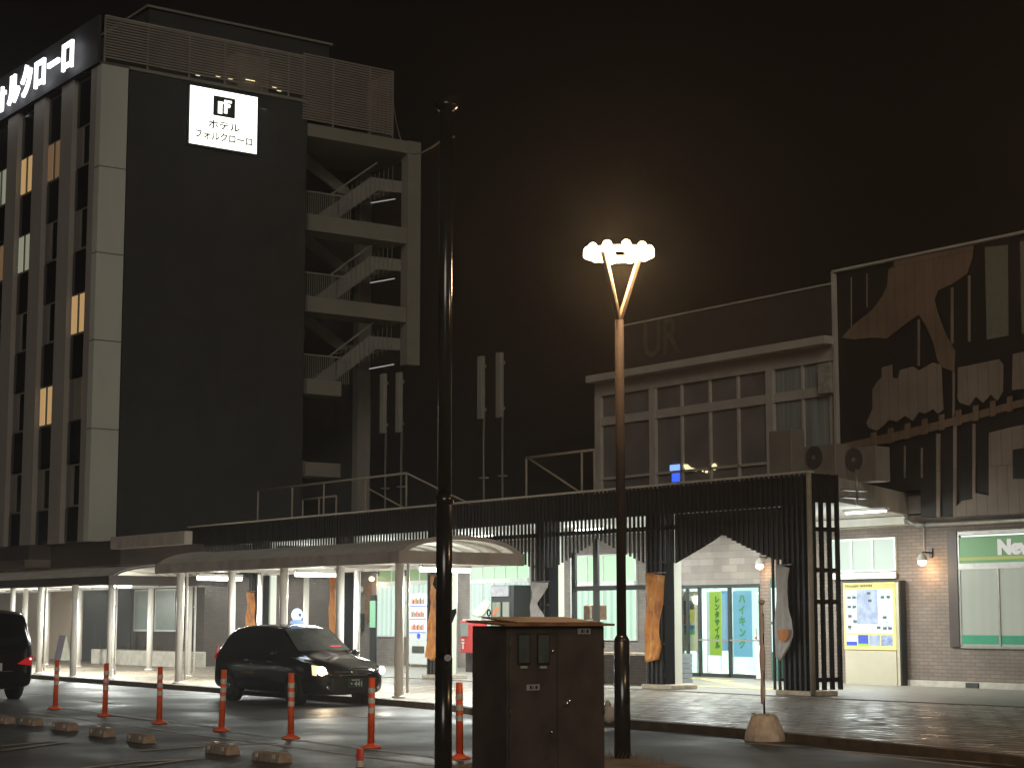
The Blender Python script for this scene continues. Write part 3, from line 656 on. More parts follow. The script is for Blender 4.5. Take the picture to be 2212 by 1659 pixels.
# ------------------------------------------------------------------ upper room on the roof
UY = 33.0
up = thing('rooftop_room', (-36.5, UY, 4.6), 'flat roofed glazed room standing on the station roof beside the mural billboard', 'building')
ux0, ux1 = XY(1285, UY, 900), -31.7
zt, zb = 8.05, 4.6
MB().box(ux0+.05, ux1, UY+.15, UY+7, zb, zt).build('wall', 'upper_wall', up)
MB().box(XY(1265, UY-.4, 830), ux1+.0, UY-.4, UY+7.2, 8.36, 8.56).build('roof', 'brown_screen', up)
b = MB(); b.box(ux0, ux1, UY, UY+.14, 7.98, 8.35).box(ux0, ux1, UY+.02, UY+.14, 7.12, 7.36)
for px, wd in ((1285, .26), (1402, .25), (1655, .26)): xx = XY(px, UY, 900); b.box(xx, xx+wd, UY-.01, UY+.14, zb, 7.98)
for px in (1470, 1531, 1592, 1732, 1793): xx = XY(px, UY, 900); b.box(xx-.04, xx+.03, UY+.03, UY+.14, zb, 7.98)
b.box(ux0, ux1, UY+.03, UY+.14, 5.55, 5.62)
fr = b.build('window_frame', 'brown_screen', up)
MB().box(ux0+.2, XY(1655, UY, 900), UY+.10, UY+.12, zb, 7.97).build('pane', 'upper_glass', fr)
MB().box(XY(1660, UY, 900), ux1, UY+.10, UY+.12, zb, 7.97).build('curtain', 'upper_curtain', fr)
MB().box(XY(1776, UY, 830), XY(1803, UY, 830), UY-.15, UY-.02, PY(1790, 850, UY).z, PY(1790, 785, UY).z).build('white_box', mat('box_pale', (.30, .29, .25), .5), up)
b = MB(); b.box(XY(1450, UY), XY(1466, UY), UY+.07, UY+.095, PY(1458, 1040, UY).z, PY(1458, 1004, UY).z); b.build('blue_sign_reflection', 'reflect_blue', up)  # reflected shop signs put in as glowing shapes on the window
b = MB(); b.box(XY(1447, UY), XY(1468, UY), UY+.05, UY+.068, PY(1458, 1018, UY).z, PY(1458, 1003, UY).z); b.build('blue_sign_reflection', 'reflect_lblue', up)
b = MB(); b.prism([PY(x, y, UY+.07) for x, y in ((1475, 1003), (1484, 1003), (1492, 1010), (1504, 1013), (1504, 1018), (1482, 1018))], (0, .02, 0))
q = PY(1543, 1008, UY+.07); b.ball(q, .09, sy=.3); q = PY(1518, 1017, UY+.07); b.ball(q, .03, sy=.3); q = PY(1526, 1019, UY+.07); b.ball(q, .03, sx=2, sy=.3)
b.build('amber_sign_reflection', 'warm_glow', up)  # amber part of the painted sign reflection, no real sign here
ur = thing('roof_board', (-42, 37.5, 4.6), 'dark roof-top advertising board with faded letters behind the rooftop room', 'sign')
zl = PY(1811, 612, 37.5).z
MB().box(XY(1335, 37.5, 700), XY(1811, 37.5, 620), 37.5, 37.7, 9.0, zl).build('board', mat('board_dark', (.045, .034, .030), .7, var=.2, scale=2), ur)
MB().box(XY(1335, 37.5, 700), XY(1811, 37.5, 620), 37.45, 37.72, zl, zl+.05).build('top_rail', 'brown_screen', ur)
b = MB()
for px in (1380, 1500, 1620, 1740): xx = XY(px, 37.8, 700); b.box(xx, xx+.15, 37.72, 37.9, 4.58, zl)
b.build('strut', 'dark_brown', ur)
text('UR', 1.25, (XY(1425, 37.45, 735), 37.44, PY(1425, 733, 37.45).z), (1, 0, 0), (0, 0, 1.25), mat('faded_letters', (.062, .056, .036), .7).name if False else 'dark_letters', 'lettering', ur, .02, w=.01) if False else None
M['faded'] = mat('faded_letters', (.085, .080, .052), .7)
text('UR', 1.35, (XY(1425, 37.45, 735), 37.47, PY(1425, 733, 37.45).z), (1, 0, 0), (0, 0, 1.2), 'faded', 'lettering', ur, .02, w=.01)
# AC units on the roof
def ac(px, py, Y, wd, hg, label, fan=True):
    p = PY(px, py, Y); t = thing('ac_unit', (p.x, Y, p.z), label, 'air conditioner', 'air conditioning units on the station roof')
    MB().box(p.x, p.x+wd, Y, Y+.45, 4.58, p.z+hg).build('casing', 'ac', t, bevel=.02)
    if fan:
        b = MB(); c = (p.x+wd*.33, Y-.01, p.z+hg*.55); b.tube((c[0], Y-.012, c[2]), (c[0], Y-.002, c[2]), wd*.27, n=20); b.build('fan_grille', 'fan_dark', t)
        b = MB(); b.tube((c[0], Y-.03, c[2]), (c[0], Y-.013, c[2]), .05, n=10); b.build('fan_hub', 'ac', t)
ac(1662, 1022, 30.6, .75, 1.0, 'tall plain cream cabinet unit on the roof below the curtained windows', False)
ac(1737, 1022, 29.6, .98, .60, 'cream fan unit on the roof directly behind the end of the slat screen')
ac(1822, 1026, 29.9, .98, .58, 'cream fan unit on the roof nearest the mural billboard')
# roof railings
def rail(Y, pts, z, label, brace):
    xs = [XY(p, Y, 1040) for p in pts]; t = thing('roof_railing', (xs[0], Y, 4.6), label, 'railing')
    b = MB(); b.tube((xs[0], Y, z), (xs[-1], Y, z), .035, n=8); b.build('rail', 'rail', t)
    for xx in xs: MB().tube((xx, Y, 4.5), (xx, Y, z), .03, n=8).build('post', 'rail', t)
    for xx, sx in brace: MB().tube((XY(xx, Y, 1040), Y, z), (XY(xx, Y, 1040)+sx, Y+1.9, 4.62), .028, n=6).build('brace', 'rail', t)
rail(29.0, (558, 632, 700, 790, 878), 5.83, 'long pale handrail on the left part of the station roof', [(878, 1.6), (760, 1.2)])
rail(29.0, (1137, 1257, 1284), 5.86, 'short pale handrail on the roof left of the rooftop room', [(1140, .7)])
rail(31.5, (655, 690, 727), 5.7, 'small low handrail on the roof behind the long one', [])
def antenna(px, pyt, pyb, label):
    Y = 32.5; a = PY(px, pyt, Y); c = PY(px, pyb, Y); t = thing('roof_antenna', (a.x, Y, 4.6), label, 'antenna', 'panel antennas on the station roof')
    MB().box(a.x-.13, a.x+.13, Y-.08, Y+.06, c.z, a.z).build('panel', 'stair_grey', t, bevel=.02)
    MB().tube((a.x, Y+.1, 4.58), (a.x, Y+.1, a.z-.2), .035, n=8).box(a.x-.12, a.x+.12, Y, Y+.2, 5.9, 5.95).build('mast', 'stair_grey', t)
    for zz_ in (c.z+.25, a.z-.35): MB().box(a.x-.06, a.x+.06, Y+.062, Y+.16, zz_, zz_+.10).build('bracket', 'steel', t)
    MB().tube((a.x+.05, Y+.12, 5.0), (a.x+.06, Y+.05, c.z-.01), .012, n=6).build('cable', 'black_frame', t)
    MB().box(a.x-.13, a.x+.13, Y-.05, Y+.25, 4.58, 5.0).build('base_box', 'stair_grey', t)
antenna(1040, 770, 905, 'grey panel antenna, left one of the pair right of the dark pole')
antenna(1080, 762, 902, 'grey panel antenna, right one of the pair right of the dark pole')
antenna(829, 808, 936, 'grey panel antenna, left one of the pair under the fire stair column')
antenna(863, 805, 934, 'grey panel antenna, right one of the pair under the fire stair column')

# ------------------------------------------------------------------ mural billboard
BY = 33.0
bb_ = thing('mural_billboard', (-29, BY, 4.5), 'tall dark billboard with a tan tree and steam train mural above the shop', 'billboard')
MB().prism([(-31.62, BY, 4.62), (-29.1, BY, 4.62), (-29.1, BY, 3.95), (-18, BY, 3.95), (-18, BY, 10.15), (-31.62, BY, 10.15)], (0, .25, 0)).build('backing', 'mural_dark', bb_)
MB().box(-31.72, -31.64, BY-.1, BY+.3, 4.62, 10.2).box(-31.7, -18, BY-.1, BY+.3, 10.16, 10.22).build('frame', 'brown_screen', bb_)
def mpt(cx, cy, Y): return PY((2690+cx*.6629)*.6525, (700+cy*.6629)*.6525, Y)
def mpoly(pts, m, name, d=.03, Y=BY): return MB().prism([mpt(a, c, Y-d) for a, c in pts], (0, .025, 0)).build(name, m, bb_)
mpoly([(860,180),(972,168),(975,620),(870,640)], 'mural_green', 'pale_panel', .028)
mpoly([(1035,150),(1400,90),(1400,560),(1045,610)], 'mural_green', 'pale_panel', .028)
mpoly([(145,630),(200,570),(300,490),(350,420),(372,375),(378,290),(405,275),(405,245),(560,214),(800,168),(795,230),(770,310),(700,360),(625,395),(607,440),(620,500),(660,610),(710,700),(705,800),(650,780),(622,740),(600,650),(570,580),(530,515),(460,565),(370,635),(300,630),(200,640)], 'mural_tan', 'tree_shape', .06)
mpoly([(268,1055),(300,985),(298,890),(322,850),(345,830),(345,780),(395,765),(398,830),(425,835),(437,792),(500,775),(530,795),(600,755),(640,765),(650,990),(625,1010),(600,985),(560,1010),(530,1000),(500,1045),(460,1020),(420,1050),(380,1040),(350,1070),(320,1095),(280,1080)], 'mural_pale', 'locomotive_shape', .06)
mpoly([(725,780),(800,765),(930,738),(950,765),(948,900),(920,945),(890,915),(850,955),(815,925),(780,970),(735,955),(722,930)], 'mural_pale', 'wagon_shape', .06)
mpoly([(1000,712),(1056,700),(1250,670),(1250,860),(1100,880),(995,892)], 'mural_pale', 'wagon_shape', .06)
b = MB(); b.prism([mpt(a, c, BY-.09) for a, c in ((145,1160),(400,1105),(700,1030),(1300,870),(1300,905),(700,1068),(400,1150),(150,1200))], (0, .02, 0))
for k in range(12):
    a = 290+k*85; yy = 1135-(a-290)*.265
    b.prism([mpt(a, yy-28, BY-.12), mpt(a+26, yy-34, BY-.12), mpt(a+26, yy+42, BY-.12), mpt(a, yy+48, BY-.12)], (0, .02, 0))
b.build('railway_shape', 'mural_tan', bb_)
mpoly([(880,1105),(1000,1075),(1400,1000),(1400,1490),(712,1522),(708,1482),(745,1445),(800,1435),(812,1405),(880,1418)], 'mural_pale', 'viaduct_shape', .05)
mpoly([(1000,1190),(1060,1180),(1060,1335),(1000,1335)], 'mural_dark', 'viaduct_arch', .062)
b = MB()
for a, c0, c1, wd in ((618,1110,1525,18),(702,1060,1525,16),(798,1060,1430,14),(540,1180,1330,8),(455,1170,1330,8),(524,540,770,10),(690,380,660,12),(775,320,650,12),(190,330,600,4),(268,310,480,4),(698,800,1040,10)):
    MB().prism([mpt(a, c0, BY-.04), mpt(a+wd, c0, BY-.04), mpt(a+wd, c1, BY-.04), mpt(a, c1, BY-.04)], (0, .02, 0)).build('upright', 'mural_pale', bb_)


# ------------------------------------------------------------------ walkway canopies
def canopy(X0, X1, Y0, Y1, zb_, rise, label, beamm='beam'):
    t = thing('walkway_canopy', ((X0+X1)/2, Y0, 0), label, 'canopy')
    n = 16; yc = (Y0+Y1)/2; prof = []
    for k in range(n+1):
        y = Y0+.1+(Y1-Y0-.2)*k/n; s_ = (y-yc)/((Y1-Y0)/2-.1); prof.append((y, zb_+.22+rise*math.sqrt(max(0, 1-s_*s_*.93))-.26*rise))
    b = MB(); nx = int((X1-X0)/.075); G_ = []
    for i in range(nx+1):
        x_ = X0+(X1-X0)*i/nx; G_.append([b.bm.verts.new((x_, y, z+.018*math.sin(i*math.pi/2))) for y, z in prof])
    for r0_, r1_ in zip(G_, G_[1:]):
        for k in range(n): b.bm.faces.new((r0_[k], r0_[k+1], r1_[k+1], r1_[k]))
    o_ = b.build('roof_sheet', 'roofsheet', t); sm = o_.modifiers.new('solid', 'SOLIDIFY'); sm.thickness = .015
    for xx in (X0+.03, X1-.03):
        b = MB()
        for (ya, za_), (yb, zb2) in zip(prof, prof[1:]): b.bar((xx, ya, za_+.0), (xx, yb, zb2+.0), .06, .09)
        b.build('end_arch', beamm, t)
    MB().box(X0, X1, Y0, Y0+.12, zb_, zb_+.24).build('front_beam', beamm, t)
    MB().box(X0, X1, Y1-.12, Y1, zb_, zb_+.24).build('rear_beam', beamm, t)
    MB().box(X1-.12, X1+.01, Y0+.01, Y1+.0, zb_-.01, zb_+.25).build('end_beam', beamm, t)
    k = X0+1.2
    while k < X1-.3: MB().box(k, k+.08, Y0+.12, Y1-.12, zb_+.04, zb_+.16).build('cross_beam', 'white_paint', t); k += 2.5
    k = X1-.6
    while k > X1-4:
        b = MB()
        for (ya, za_), (yb, zb2) in zip(prof, prof[1:]): b.bar((k, ya, za_-.05), (k, yb, zb2-.05), .05, .05)
        b.build('arch_rib', 'white_paint', t); k -= .62
    return t
M['roofsheet'] = mat('roof_sheet', (.40, .385, .35), .5, var=.15, scale=2)
cA = canopy(-43.0, -31.5, 20.05, 23.2, 2.72, .44, 'nearer arched walkway canopy whose white arched end faces the entrance')
cB = canopy(-72.0, -46.4, 20.3, 23.9, 2.50, .45, 'farther arched walkway canopy in front of the hotel, with a dark roof edge', 'dark_brown')
b = MB()
for k in range(11):
    y = 20.4+k*.28; zz = 2.72+.22+.62*math.sqrt(max(0, 1-((y-21.62)/1.47)**2*.93))-.16
    pass
text('............', .1, (-31.48, 21.9, 2.84), (0, 1, 0), (0, 0, 1), 'ink', 'x', cA) if False else None
b = MB()
for k in range(14): b.box(-31.489, -31.482, 21.35+k*.085, 21.40+k*.085, 2.81, 2.86+.02*(k % 3))
b.build('worn_lettering', 'beam', cA)
def column(t, x, y, r, h, thin=0):
    c = MB().tube((x, y, 0), (x, y, h), r, n=16).lathe((x, y, 0), [(r+.05, 0), (r+.05, .03), (r+.01, .05)], 16).build('column', 'white_column', t)
    if thin: MB().tube((x+r+.07, y+.1, .1), (x+r+.07, y+.1, h), .03, n=8).box(x+r-.01, x+r+.07, y+.08, y+.12, .5, .54).box(x+r-.01, x+r+.07, y+.08, y+.12, 1.9, 1.94).build('drain_pipe', 'white_column', c)
for k, px in enumerate((387, 498, 611, 733, 862)):
    column(cA, XY(px, 20.3, 1400), 20.3, .095, 2.74, 1 if k in (0, 4) else 0)
for k, px in enumerate((408, 560, 660, 770)): column(cA, XY(px, 22.9, 1400), 22.9, .07, 2.74, 1 if k == 0 else 0)
for (px, py, r, h, th) in ((235, 1465, .075, 2.52, 1), (157, 1463, .09, 2.52, 0), (83, 1455, .09, 2.52, 1), (322, 1447, .09, 2.6, 0), (100, 1436, .085, 2.52, 0), (168, 1440, .09, 2.52, 0), (22, 1452, .08, 2.52, 0), (50, 1448, .08, 2.52, 0), (243, 1448, .06, 2.52, 0)):
    p = G(px, py); column(cB, p.x, p.y, r, h, th)
MB().tube((XY(978, 29.8, 1400), 29.8, .02), (XY(978, 29.8, 1400), 29.8, 4.04), .13, n=16).build('column', 'white_column', st)
for k, (px, py, dbl, e) in enumerate(((962, 1219, 1, 330), (689, 1233, 1, 330), (475, 1243, 1, 360), (262, 1250, 0, 220))):
    p = PY(px, py, 21.6); z = 2.62 if k < 3 else 2.52
    lab = ['fluorescent batten under the open right end of the nearer canopy', 'fluorescent batten under the middle of the nearer canopy, above the taxi', 'fluorescent batten under the left end of the nearer canopy', 'single fluorescent batten under the right end of the farther canopy'][k]
    f = thing('fluorescent_light', (p.x, p.y, z), lab, 'light')
    L = .62 if k < 3 else .3
    MB().box(p.x-.08, p.x+.08, 21.6-L, 21.6+L, z+.03, z+.10).build('housing', 'white_paint', f)
    MB().tube((p.x, 21.6-L, z), (p.x, 21.6+L, z), .055, n=10).build('tube', 'tube', f)
    light('AREA', 'tube_glow', (p.x, 21.6, z-.07), e, (.96, 1, .93), f, .25, 2*L, direction=(0, 0, -1))
    light('POINT', 'tube_spill', (p.x, 21.6, z-.15), e*.35, (.96, 1, .93), f, .12)

for k, xx in enumerate((-51.5, -56.5, -61.5, -67.5)):
    f = thing('fluorescent_light', (xx, 21.9, 2.62), 'fluorescent batten hidden behind the dark edge of the farther canopy', 'light', 'hidden battens of the farther canopy')
    MB().box(xx-.08, xx+.08, 21.6, 22.2, 2.66, 2.73).build('housing', 'white_paint', f)
    MB().tube((xx, 21.6, 2.63), (xx, 22.2, 2.63), .03, n=8).build('tube', 'tube', f)
    light('AREA', 'tube_glow', (xx, 21.9, 2.58), 330, (.96, 1, .93), f, .25, .6, direction=(0, 0, -1))
    light('POINT', 'tube_spill', (xx, 22.2, 2.3), 230 if k == 3 else 170, (.98, 1, .90), f, .12)
# ------------------------------------------------------------------ wall lamps
def wall_lamp(px, py, Y, label, shade=True, e=7):
    p = PY(px, py, Y-.28); t = thing('wall_lamp', (p.x, Y, p.z), label, 'lamp')
    MB().tube((p.x+.05, Y-.02, p.z+.2), (p.x, Y-.28, p.z+.22), .018, n=8).box(p.x+.0, p.x+.1, Y-.04, Y-.005, p.z+.08, p.z+.3).build('bracket', 'black_frame', t)
    if shade: MB().lathe((p.x, Y-.28, p.z), [(.13, .02), (.12, .06), (.08, .14), (.03, .20)], 16).build('lamp_shade', 'brown_screen', t)
    MB().ball((p.x, Y-.28, p.z-.02), .10, sz=.85).build('bulb', 'warm_bulb' if shade else 'globe', t)
    light('POINT', 'lamp_glow', (p.x, Y-.30, p.z-.22), e, (1, .60, .30), t, .08)
wall_lamp(1992, 1212, RY, 'shaded lamp glowing warm on the brick wall right of the map board', e=26)
wall_lamp(1641, 1221, WY-.45, 'shaded lamp glowing on the brick pier right of the entrance doors', e=8)
wall_lamp(803, 1249, WY, 'round globe lamp glowing on the brick wall left of the vending machine', False, 7)
wall_lamp(860, 1249, WY-.02, 'small globe lamp in front of the olive window left of the vending machine', False, 1)

# ------------------------------------------------------------------ entrance things
def banner_stand(px0, px1, pyt, pyb, Y, m, txt, mt, label, size, extra=None):
    xa, xb = XY(px0, Y), XY(px1, Y); zt_, zb_ = PY(px0, pyt, Y).z, PY(px0, pyb, Y).z
    t = thing('nobori_banner', ((xa+xb)/2, Y, .03), label, 'banner')
    c = MB().box(xa, xb, Y, Y+.01, zb_, zt_).build('cloth', m, t)
    if extra: MB().box(xa+(xb-xa)*extra[0], xa+(xb-xa)*extra[1], Y-.006, Y-.002, zb_, zt_).build('stripe', extra[2], c)
    n = len(txt); H = zt_-zb_; px_ = xa+(xb-xa)*(.5 if not extra else .72)
    for k, ch in enumerate(txt):
        text(ch, size, (px_, Y-.012, zt_-H*(.13+.80*k/max(1, n-.3))), (1, 0, 0), (0, 0, 1), mt, 'lettering', c, .004, w=.014)
    MB().tube((xa-.02, Y+.02, .06), (xa-.02, Y+.02, zt_+.05), .014, n=8).build('pole', 'white_paint', t)
    MB().lathe(((xa+xb)/2, Y, .03), [(.24, 0), (.24, .05), (.12, .12), (.04, .16)], 16).build('base', 'white_paint', t)
banner_stand(1527, 1558, 1278, 1415, 35.3, 'banner_lime', 'レンタサイクル', 'text_green', 'lime banner with vertical dark green letters behind the left entrance door', .20, (0, .18, 'banner_pale'))
banner_stand(1583, 1624, 1276, 1418, 35.3, 'banner_blue', 'ハイキング', 'text_green2', 'sky blue banner with large green letters behind the right entrance door', .27)
banner_stand(1556, 1572, 1276, 1405, 35.6, 'banner_blue2', '', 'text_green', 'narrow deep blue banner just behind the lime banner', .1)
XP = lambda q: XY(q, WY+.45)
ps = thing('poster_board', (X(1490), WY+.5, .03), 'cream poster board with black, red and green blocks left of the entrance doors', 'poster board')
zt_, zb_ = 2.42, .12
MB().box(XP(1470), XP(1508), WY+.45, WY+.5, .7, 2.35).build('board', 'poster_cream', ps)
b = MB(); b.box(XP(1472), XP(1500), WY+.44, WY+.448, 1.65, 2.1); b.build('black_block', 'poster_dark', ps)
MB().box(XP(1483), XP(1500), WY+.43, WY+.438, 1.5, 1.85).build('yellow_block', 'poster_yellow', ps)
MB().box(XP(1472), XP(1483), WY+.43, WY+.438, 1.45, 1.7).build('red_block', 'poster_red', ps)
MB().box(XP(1472), XP(1501), WY+.43, WY+.438, 1.30, 1.42).build('blue_block', 'poster_blue', ps)
MB().box(XP(1472), XP(1501), WY+.43, WY+.438, 1.16, 1.29).build('green_block', 'poster_green', ps)
MB().box(XP(1474), XP(1476), WY+.46, WY+.49, .03, .7).box(XP(1503), XP(1505), WY+.46, WY+.49, .03, .7).build('leg', 'alu', ps)
gb = thing('entrance_crate', (XY(1468, 29.6), 29.6, .02), 'stack of blue grey crates at the foot of the pillar left of the entrance', 'crate')
p = G(1458, 1474, .02)
for k in range(6): MB().box(p.x, p.x+.26, p.y, p.y+.35, .02+k*.12, .13+k*.12).build('tray', 'grey_box', gb)
sb = thing('sign_light_box', (XY(1671, 33), 33, .02), 'narrow lit panel standing right of the brick pier by the entrance', 'sign')
xx = XY(1664, 33.2)
MB().box(xx, xx+.30, 33.2, 33.35, .02, 2.62).build('case', mat('teal_case', (.03, .10, .08), .5), sb)
b = MB(); b.box(xx+.05, xx+.26, 33.18, 33.195, .75, 1.45).box(xx+.05, xx+.26, 33.18, 33.195, 1.52, 2.38); b.build('lit_panel', emit('panel_lit', (.75, .95, .95), 1.0), sb)
us = thing('umbrella_stand', (XY(1636, 33.6), 33.6, .02), 'white metal stand with a red tag by the right entrance door', 'stand')
xx = XY(1634, 33.6)
MB().box(xx, xx+.26, 33.55, 33.75, .05, .9).build('panel', 'white_paint', us)
MB().tube((xx-.02, 33.6, .02), (xx-.02, 33.6, 1.35), .012, n=8).box(xx-.05, xx+.3, 33.5, 33.8, .02, .05).build('frame', 'steel', us)
MB().ball((xx-.02, 33.58, 1.1), .035).build('red_tag', 'red', us)
# low dark wall
lw = thing('low_wall', (-35.4, 28.2, .02), 'low dark stone clad wall left of the orange bannered pillar', 'wall')
MB().box(XY(1290, 28.4), XY(1394, 28.4), 28.4, 28.75, .02, .72).build('body', 'dark_brick', lw)
MB().box(XY(1290, 28.4)-.03, XY(1394, 28.4)+.02, 28.36, 28.79, .722, .78).build('cap', 'concrete', lw)
# map board
mp_ = thing('map_board', (XY(1878, 33), 32.9, .02), 'backlit town map board with a yellow border on a cream base', 'map board')
MY = 33.22
ma, mb_ = XY(1822, MY), XY(1932, MY)
za_, zc_ = PY(1878, 1403, MY).z, PY(1878, 1258, MY).z
MB().box(ma, mb_, MY+.02, MY+.22, .02, za_-.01).build('base', 'cream', mp_)
MB().box(ma-.02, mb_+.14, MY+.05, MY+.24, .02, zc_+.04).build('case', 'black_frame', mp_)
MB().box(mb_+.01, mb_+.10, MY+.035, MY+.048, .02, zc_).build('side_trim', 'cream', mp_)
MB().box(ma, mb_, MY, MY+.045, za_, zc_).build('border', 'map_yellow', mp_)
def mq(u0, u1, v0, v1, m, name, d=0):
    W = mb_-ma; H = zc_-za_
    return MB().box(ma+W*u0, ma+W*u1, MY-.005-d, MY-.001-d, za_+H*(1-v1), za_+H*(1-v0)).build(name, m, mp_)
sh = mq(.035, .965, .10, .75, 'map_white', 'map_sheet')
mq(.27, .68, .10, .62, 'map_center', 'relief_map', .006)
mq(.27, .68, .20, .60, 'map_center', 'relief_map', .011)
b = MB(); W = mb_-ma; H = zc_-za_
for u, v in ((.09,.20),(.19,.20),(.09,.34),(.19,.34),(.10,.48),(.20,.56),(.09,.64),(.75,.20),(.86,.20),(.48,.14),(.78,.50),(.66,.65),(.78,.66),(.88,.66),(.5,.25)):
    w2 = .07; b.box(ma+W*u, ma+W*(u+w2), MY-.022, MY-.018, za_+H*(1-v-.04), za_+H*(1-v))
b.build('photo_inset', 'map_ink', mp_)
b = MB(); random.seed(3)
for k in range(46):
    u = random.choice((.07, .17, .70, .82))+random.random()*.02; v = .14+random.random()*.56; MB().box(ma+W*u, ma+W*(u+.05+random.random()*.05), MY-.016, MY-.013, za_+H*(1-v-.004), za_+H*(1-v)).build('caption_line', 'map_ink', mp_)
for u0, u1, m in ((.05,.26,'map_white'),(.28,.48,'map_blue'),(.50,.71,'map_center'),(.73,.95,'map_strip')): mq(u0, u1, .78, .94, m, 'lower_sheet')
mq(.05, .26, .88, .94, 'map_blue', 'sheet_band', .006)
MB().box(ma+W*.28, ma+W*.48, MY-.016, MY-.012, za_+H*.06, za_+H*.09).build('sheet_band', emit('lime_band', (.4, .8, .1), .8), mp_)
MB().box(ma+.01, mb_-.01, MY-.011, MY-.004, za_+H*.915, za_+H*.985).build('title_strip', mat('title_cream', (.45, .38, .12), .5), mp_)
b = MB(); random.seed(5)
for k in range(16):
    if k == 8: continue
    b.box(ma+W*(.05+k*.034), ma+W*(.074+k*.034), MY-.016, MY-.012, za_+H*.935, za_+H*.968)
b.build('title_lettering', 'map_title', mp_)
light('AREA', 'map_glow', ((ma+mb_)/2, MY-.1, 1.75), 16, (.85, .93, 1), mp_, 1.5, 1.4, direction=(0, -1, -.15))
# vending machine
vm = thing('vending_machine', (XY(900, 33.4), 33.4, .1), 'white drinks vending machine with three lit shelves and a blue sticker', 'vending machine')
va, vb = XY(883, 33.2), XY(883, 33.2)+1.15
MB().box(va, vb, 33.2, 33.95, .10, 2.42).build('body', 'vend_white', vm, bevel=.02)
MB().box(va-.05, vb+.05, 33.3, 33.95, .02, .10).build('base', 'concrete', vm)
zf0, zf1 = PY(900, 1367, 33.2).z, PY(900, 1283, 33.2).z
MB().box(va+.05, vb-.05, 33.18, 33.198, zf0, zf1).build('display', 'vend_face', vm)
b = MB(); b2 = MB(); b3 = MB()
for r in range(3):
    z0 = zf0+(zf1-zf0)*(r/3); b3.box(va+.06, vb-.06, 33.172, 33.178, z0+.02, z0+.045)
    for k in range(9):
        xx = va+.22+k*.085; MB().box(xx, xx+.055, 33.165, 33.176, z0+.10, z0+.24+.03*((k*7+r) % 3)).build('drink', ('bottle_orange', 'bottle_red', 'map_ink', 'yellow_sign', 'bottle_orange')[(k*3+r*2) % 5], vm)
b3.build('shelf_line', 'blue_line', vm)
MB().box(va+.25, vb-.2, 33.18, 33.198, .48, .70).build('outlet', 'fan_dark', vm)
MB().tube((va+.62, 33.185, 1.03), (va+.62, 33.198, 1.03), .09, n=16).build('sticker', 'blue_line', vm)
light('AREA', 'vending_glow', ((va+vb)/2, 33.1, 1.7), 5, (.85, .9, 1), vm, .9, .8, direction=(0, -1, 0))
# post box with statue on it
pb = thing('post_box', (XY(1010, 31.2), 31.2, .02), 'red box with a clear panel and white mark, standing left of the dark cabinet', 'post box')
pa = XY(994, 31.2, 1370); pz0, pz1 = PY(1000, 1410, 31.2).z, PY(1000, 1340, 31.2).z
MB().box(pa, pa+.85, 31.2, 31.6, pz0, pz1).build('body', 'red', pb, bevel=.03)
MB().box(pa+.05, pa+.42, 31.18, 31.198, (pz0+pz1)/2+.02, pz1-.08).build('clear_panel', 'frosted_grey', pb)
b = MB(); b.box(pa+.10, pa+.22, 31.18, 31.198, pz0+.28, pz0+.33).box(pa+.10, pa+.22, 31.18, 31.198, pz0+.37, pz0+.41).box(pa+.14, pa+.18, 31.182, 31.198, pz0+.12, pz0+.28); b.build('white_mark', 'white_paint', pb)
MB().box(pa+.05, pa+.8, 31.25, 31.55, pz1+.002, pz1+.05).build('top_trim', 'white_paint', pb)
MB().box(pa+.15, pa+.7, 31.3, 31.5, .02, pz0).build('pedestal', 'dark_brick', pb)
sta = thing('white_statue', (XY(1035, 31.4), 31.4, pz1+.05), 'small ivory bird-like figure on top of the red box', 'statue')
pts = [PY(a, c, 31.35) for a, c in ((1018,1328),(1020,1316),(1026,1322),(1030,1310),(1044,1297),(1049,1294),(1053,1302),(1050,1318),(1042,1331),(1030,1333))]
b = MB(); b.prism(pts, (0, .10, 0)); b.build('body', 'ivory', sta, bevel=.03)
bx = thing('notice_box', (XY(1277, 30.6), 30.6, .02), 'brown wooden box on a post in front of the middle mint window', 'box')
a0, a1 = XY(1260, 30.6), XY(1295, 30.6)
MB().box(a0, a1, 30.6, 30.85, PY(1277, 1338, 30.6).z, PY(1277, 1307, 30.6).z).build('box', 'wood', bx, bevel=.02)
MB().box(a0+.30, a0+.36, 30.58, 30.598, PY(1277, 1336, 30.6).z, PY(1277, 1310, 30.6).z).build('panel_strip', 'concrete', bx)
MB().box(a0+.2, a1-.2, 30.68, 30.78, .02, PY(1277, 1339, 30.6).z).build('post', 'wood', bx)
# small wall things left of the vending machine
im = thing('intercom_box', (XY(768, 33.9), 33.9, 1.3), 'black wall box with an orange panel between window and globe lamp', 'box')
MB().box(XY(761, 33.8), XY(778, 33.8), 33.8, 33.99, PY(770, 1361, 33.8).z, PY(770, 1325, 33.8).z).build('case', 'black_frame', im)
MB().box(XY(762, 33.8), XY(768, 33.8), 33.78, 33.798, PY(770, 1352, 33.8).z, PY(770, 1334, 33.8).z).build('panel', emit('orange_panel', (.8, .25, .1), .6), im)
gs = thing('green_sign_post', (XY(804, 33), 32.6, .02), 'narrow pale green sign plate on a dark post under the globe lamp', 'sign')
MB().box(XY(799, 32.6), XY(810, 32.6), 32.6, 32.63, PY(804, 1355, 32.6).z, PY(804, 1297, 32.6).z).build('plate', emit('mint_plate', (.35, .75, .45), .6), gs)
MB().box(XY(797, 32.6), XY(808, 32.6), 32.64, 32.72, .02, PY(804, 1285, 32.6).z).build('post', 'black_frame', gs)
wb = thing('wall_bell', (XY(780, 33.9), 33.9, 2), 'small round wall fitting between the globe lamp and the white pilaster', 'fitting')
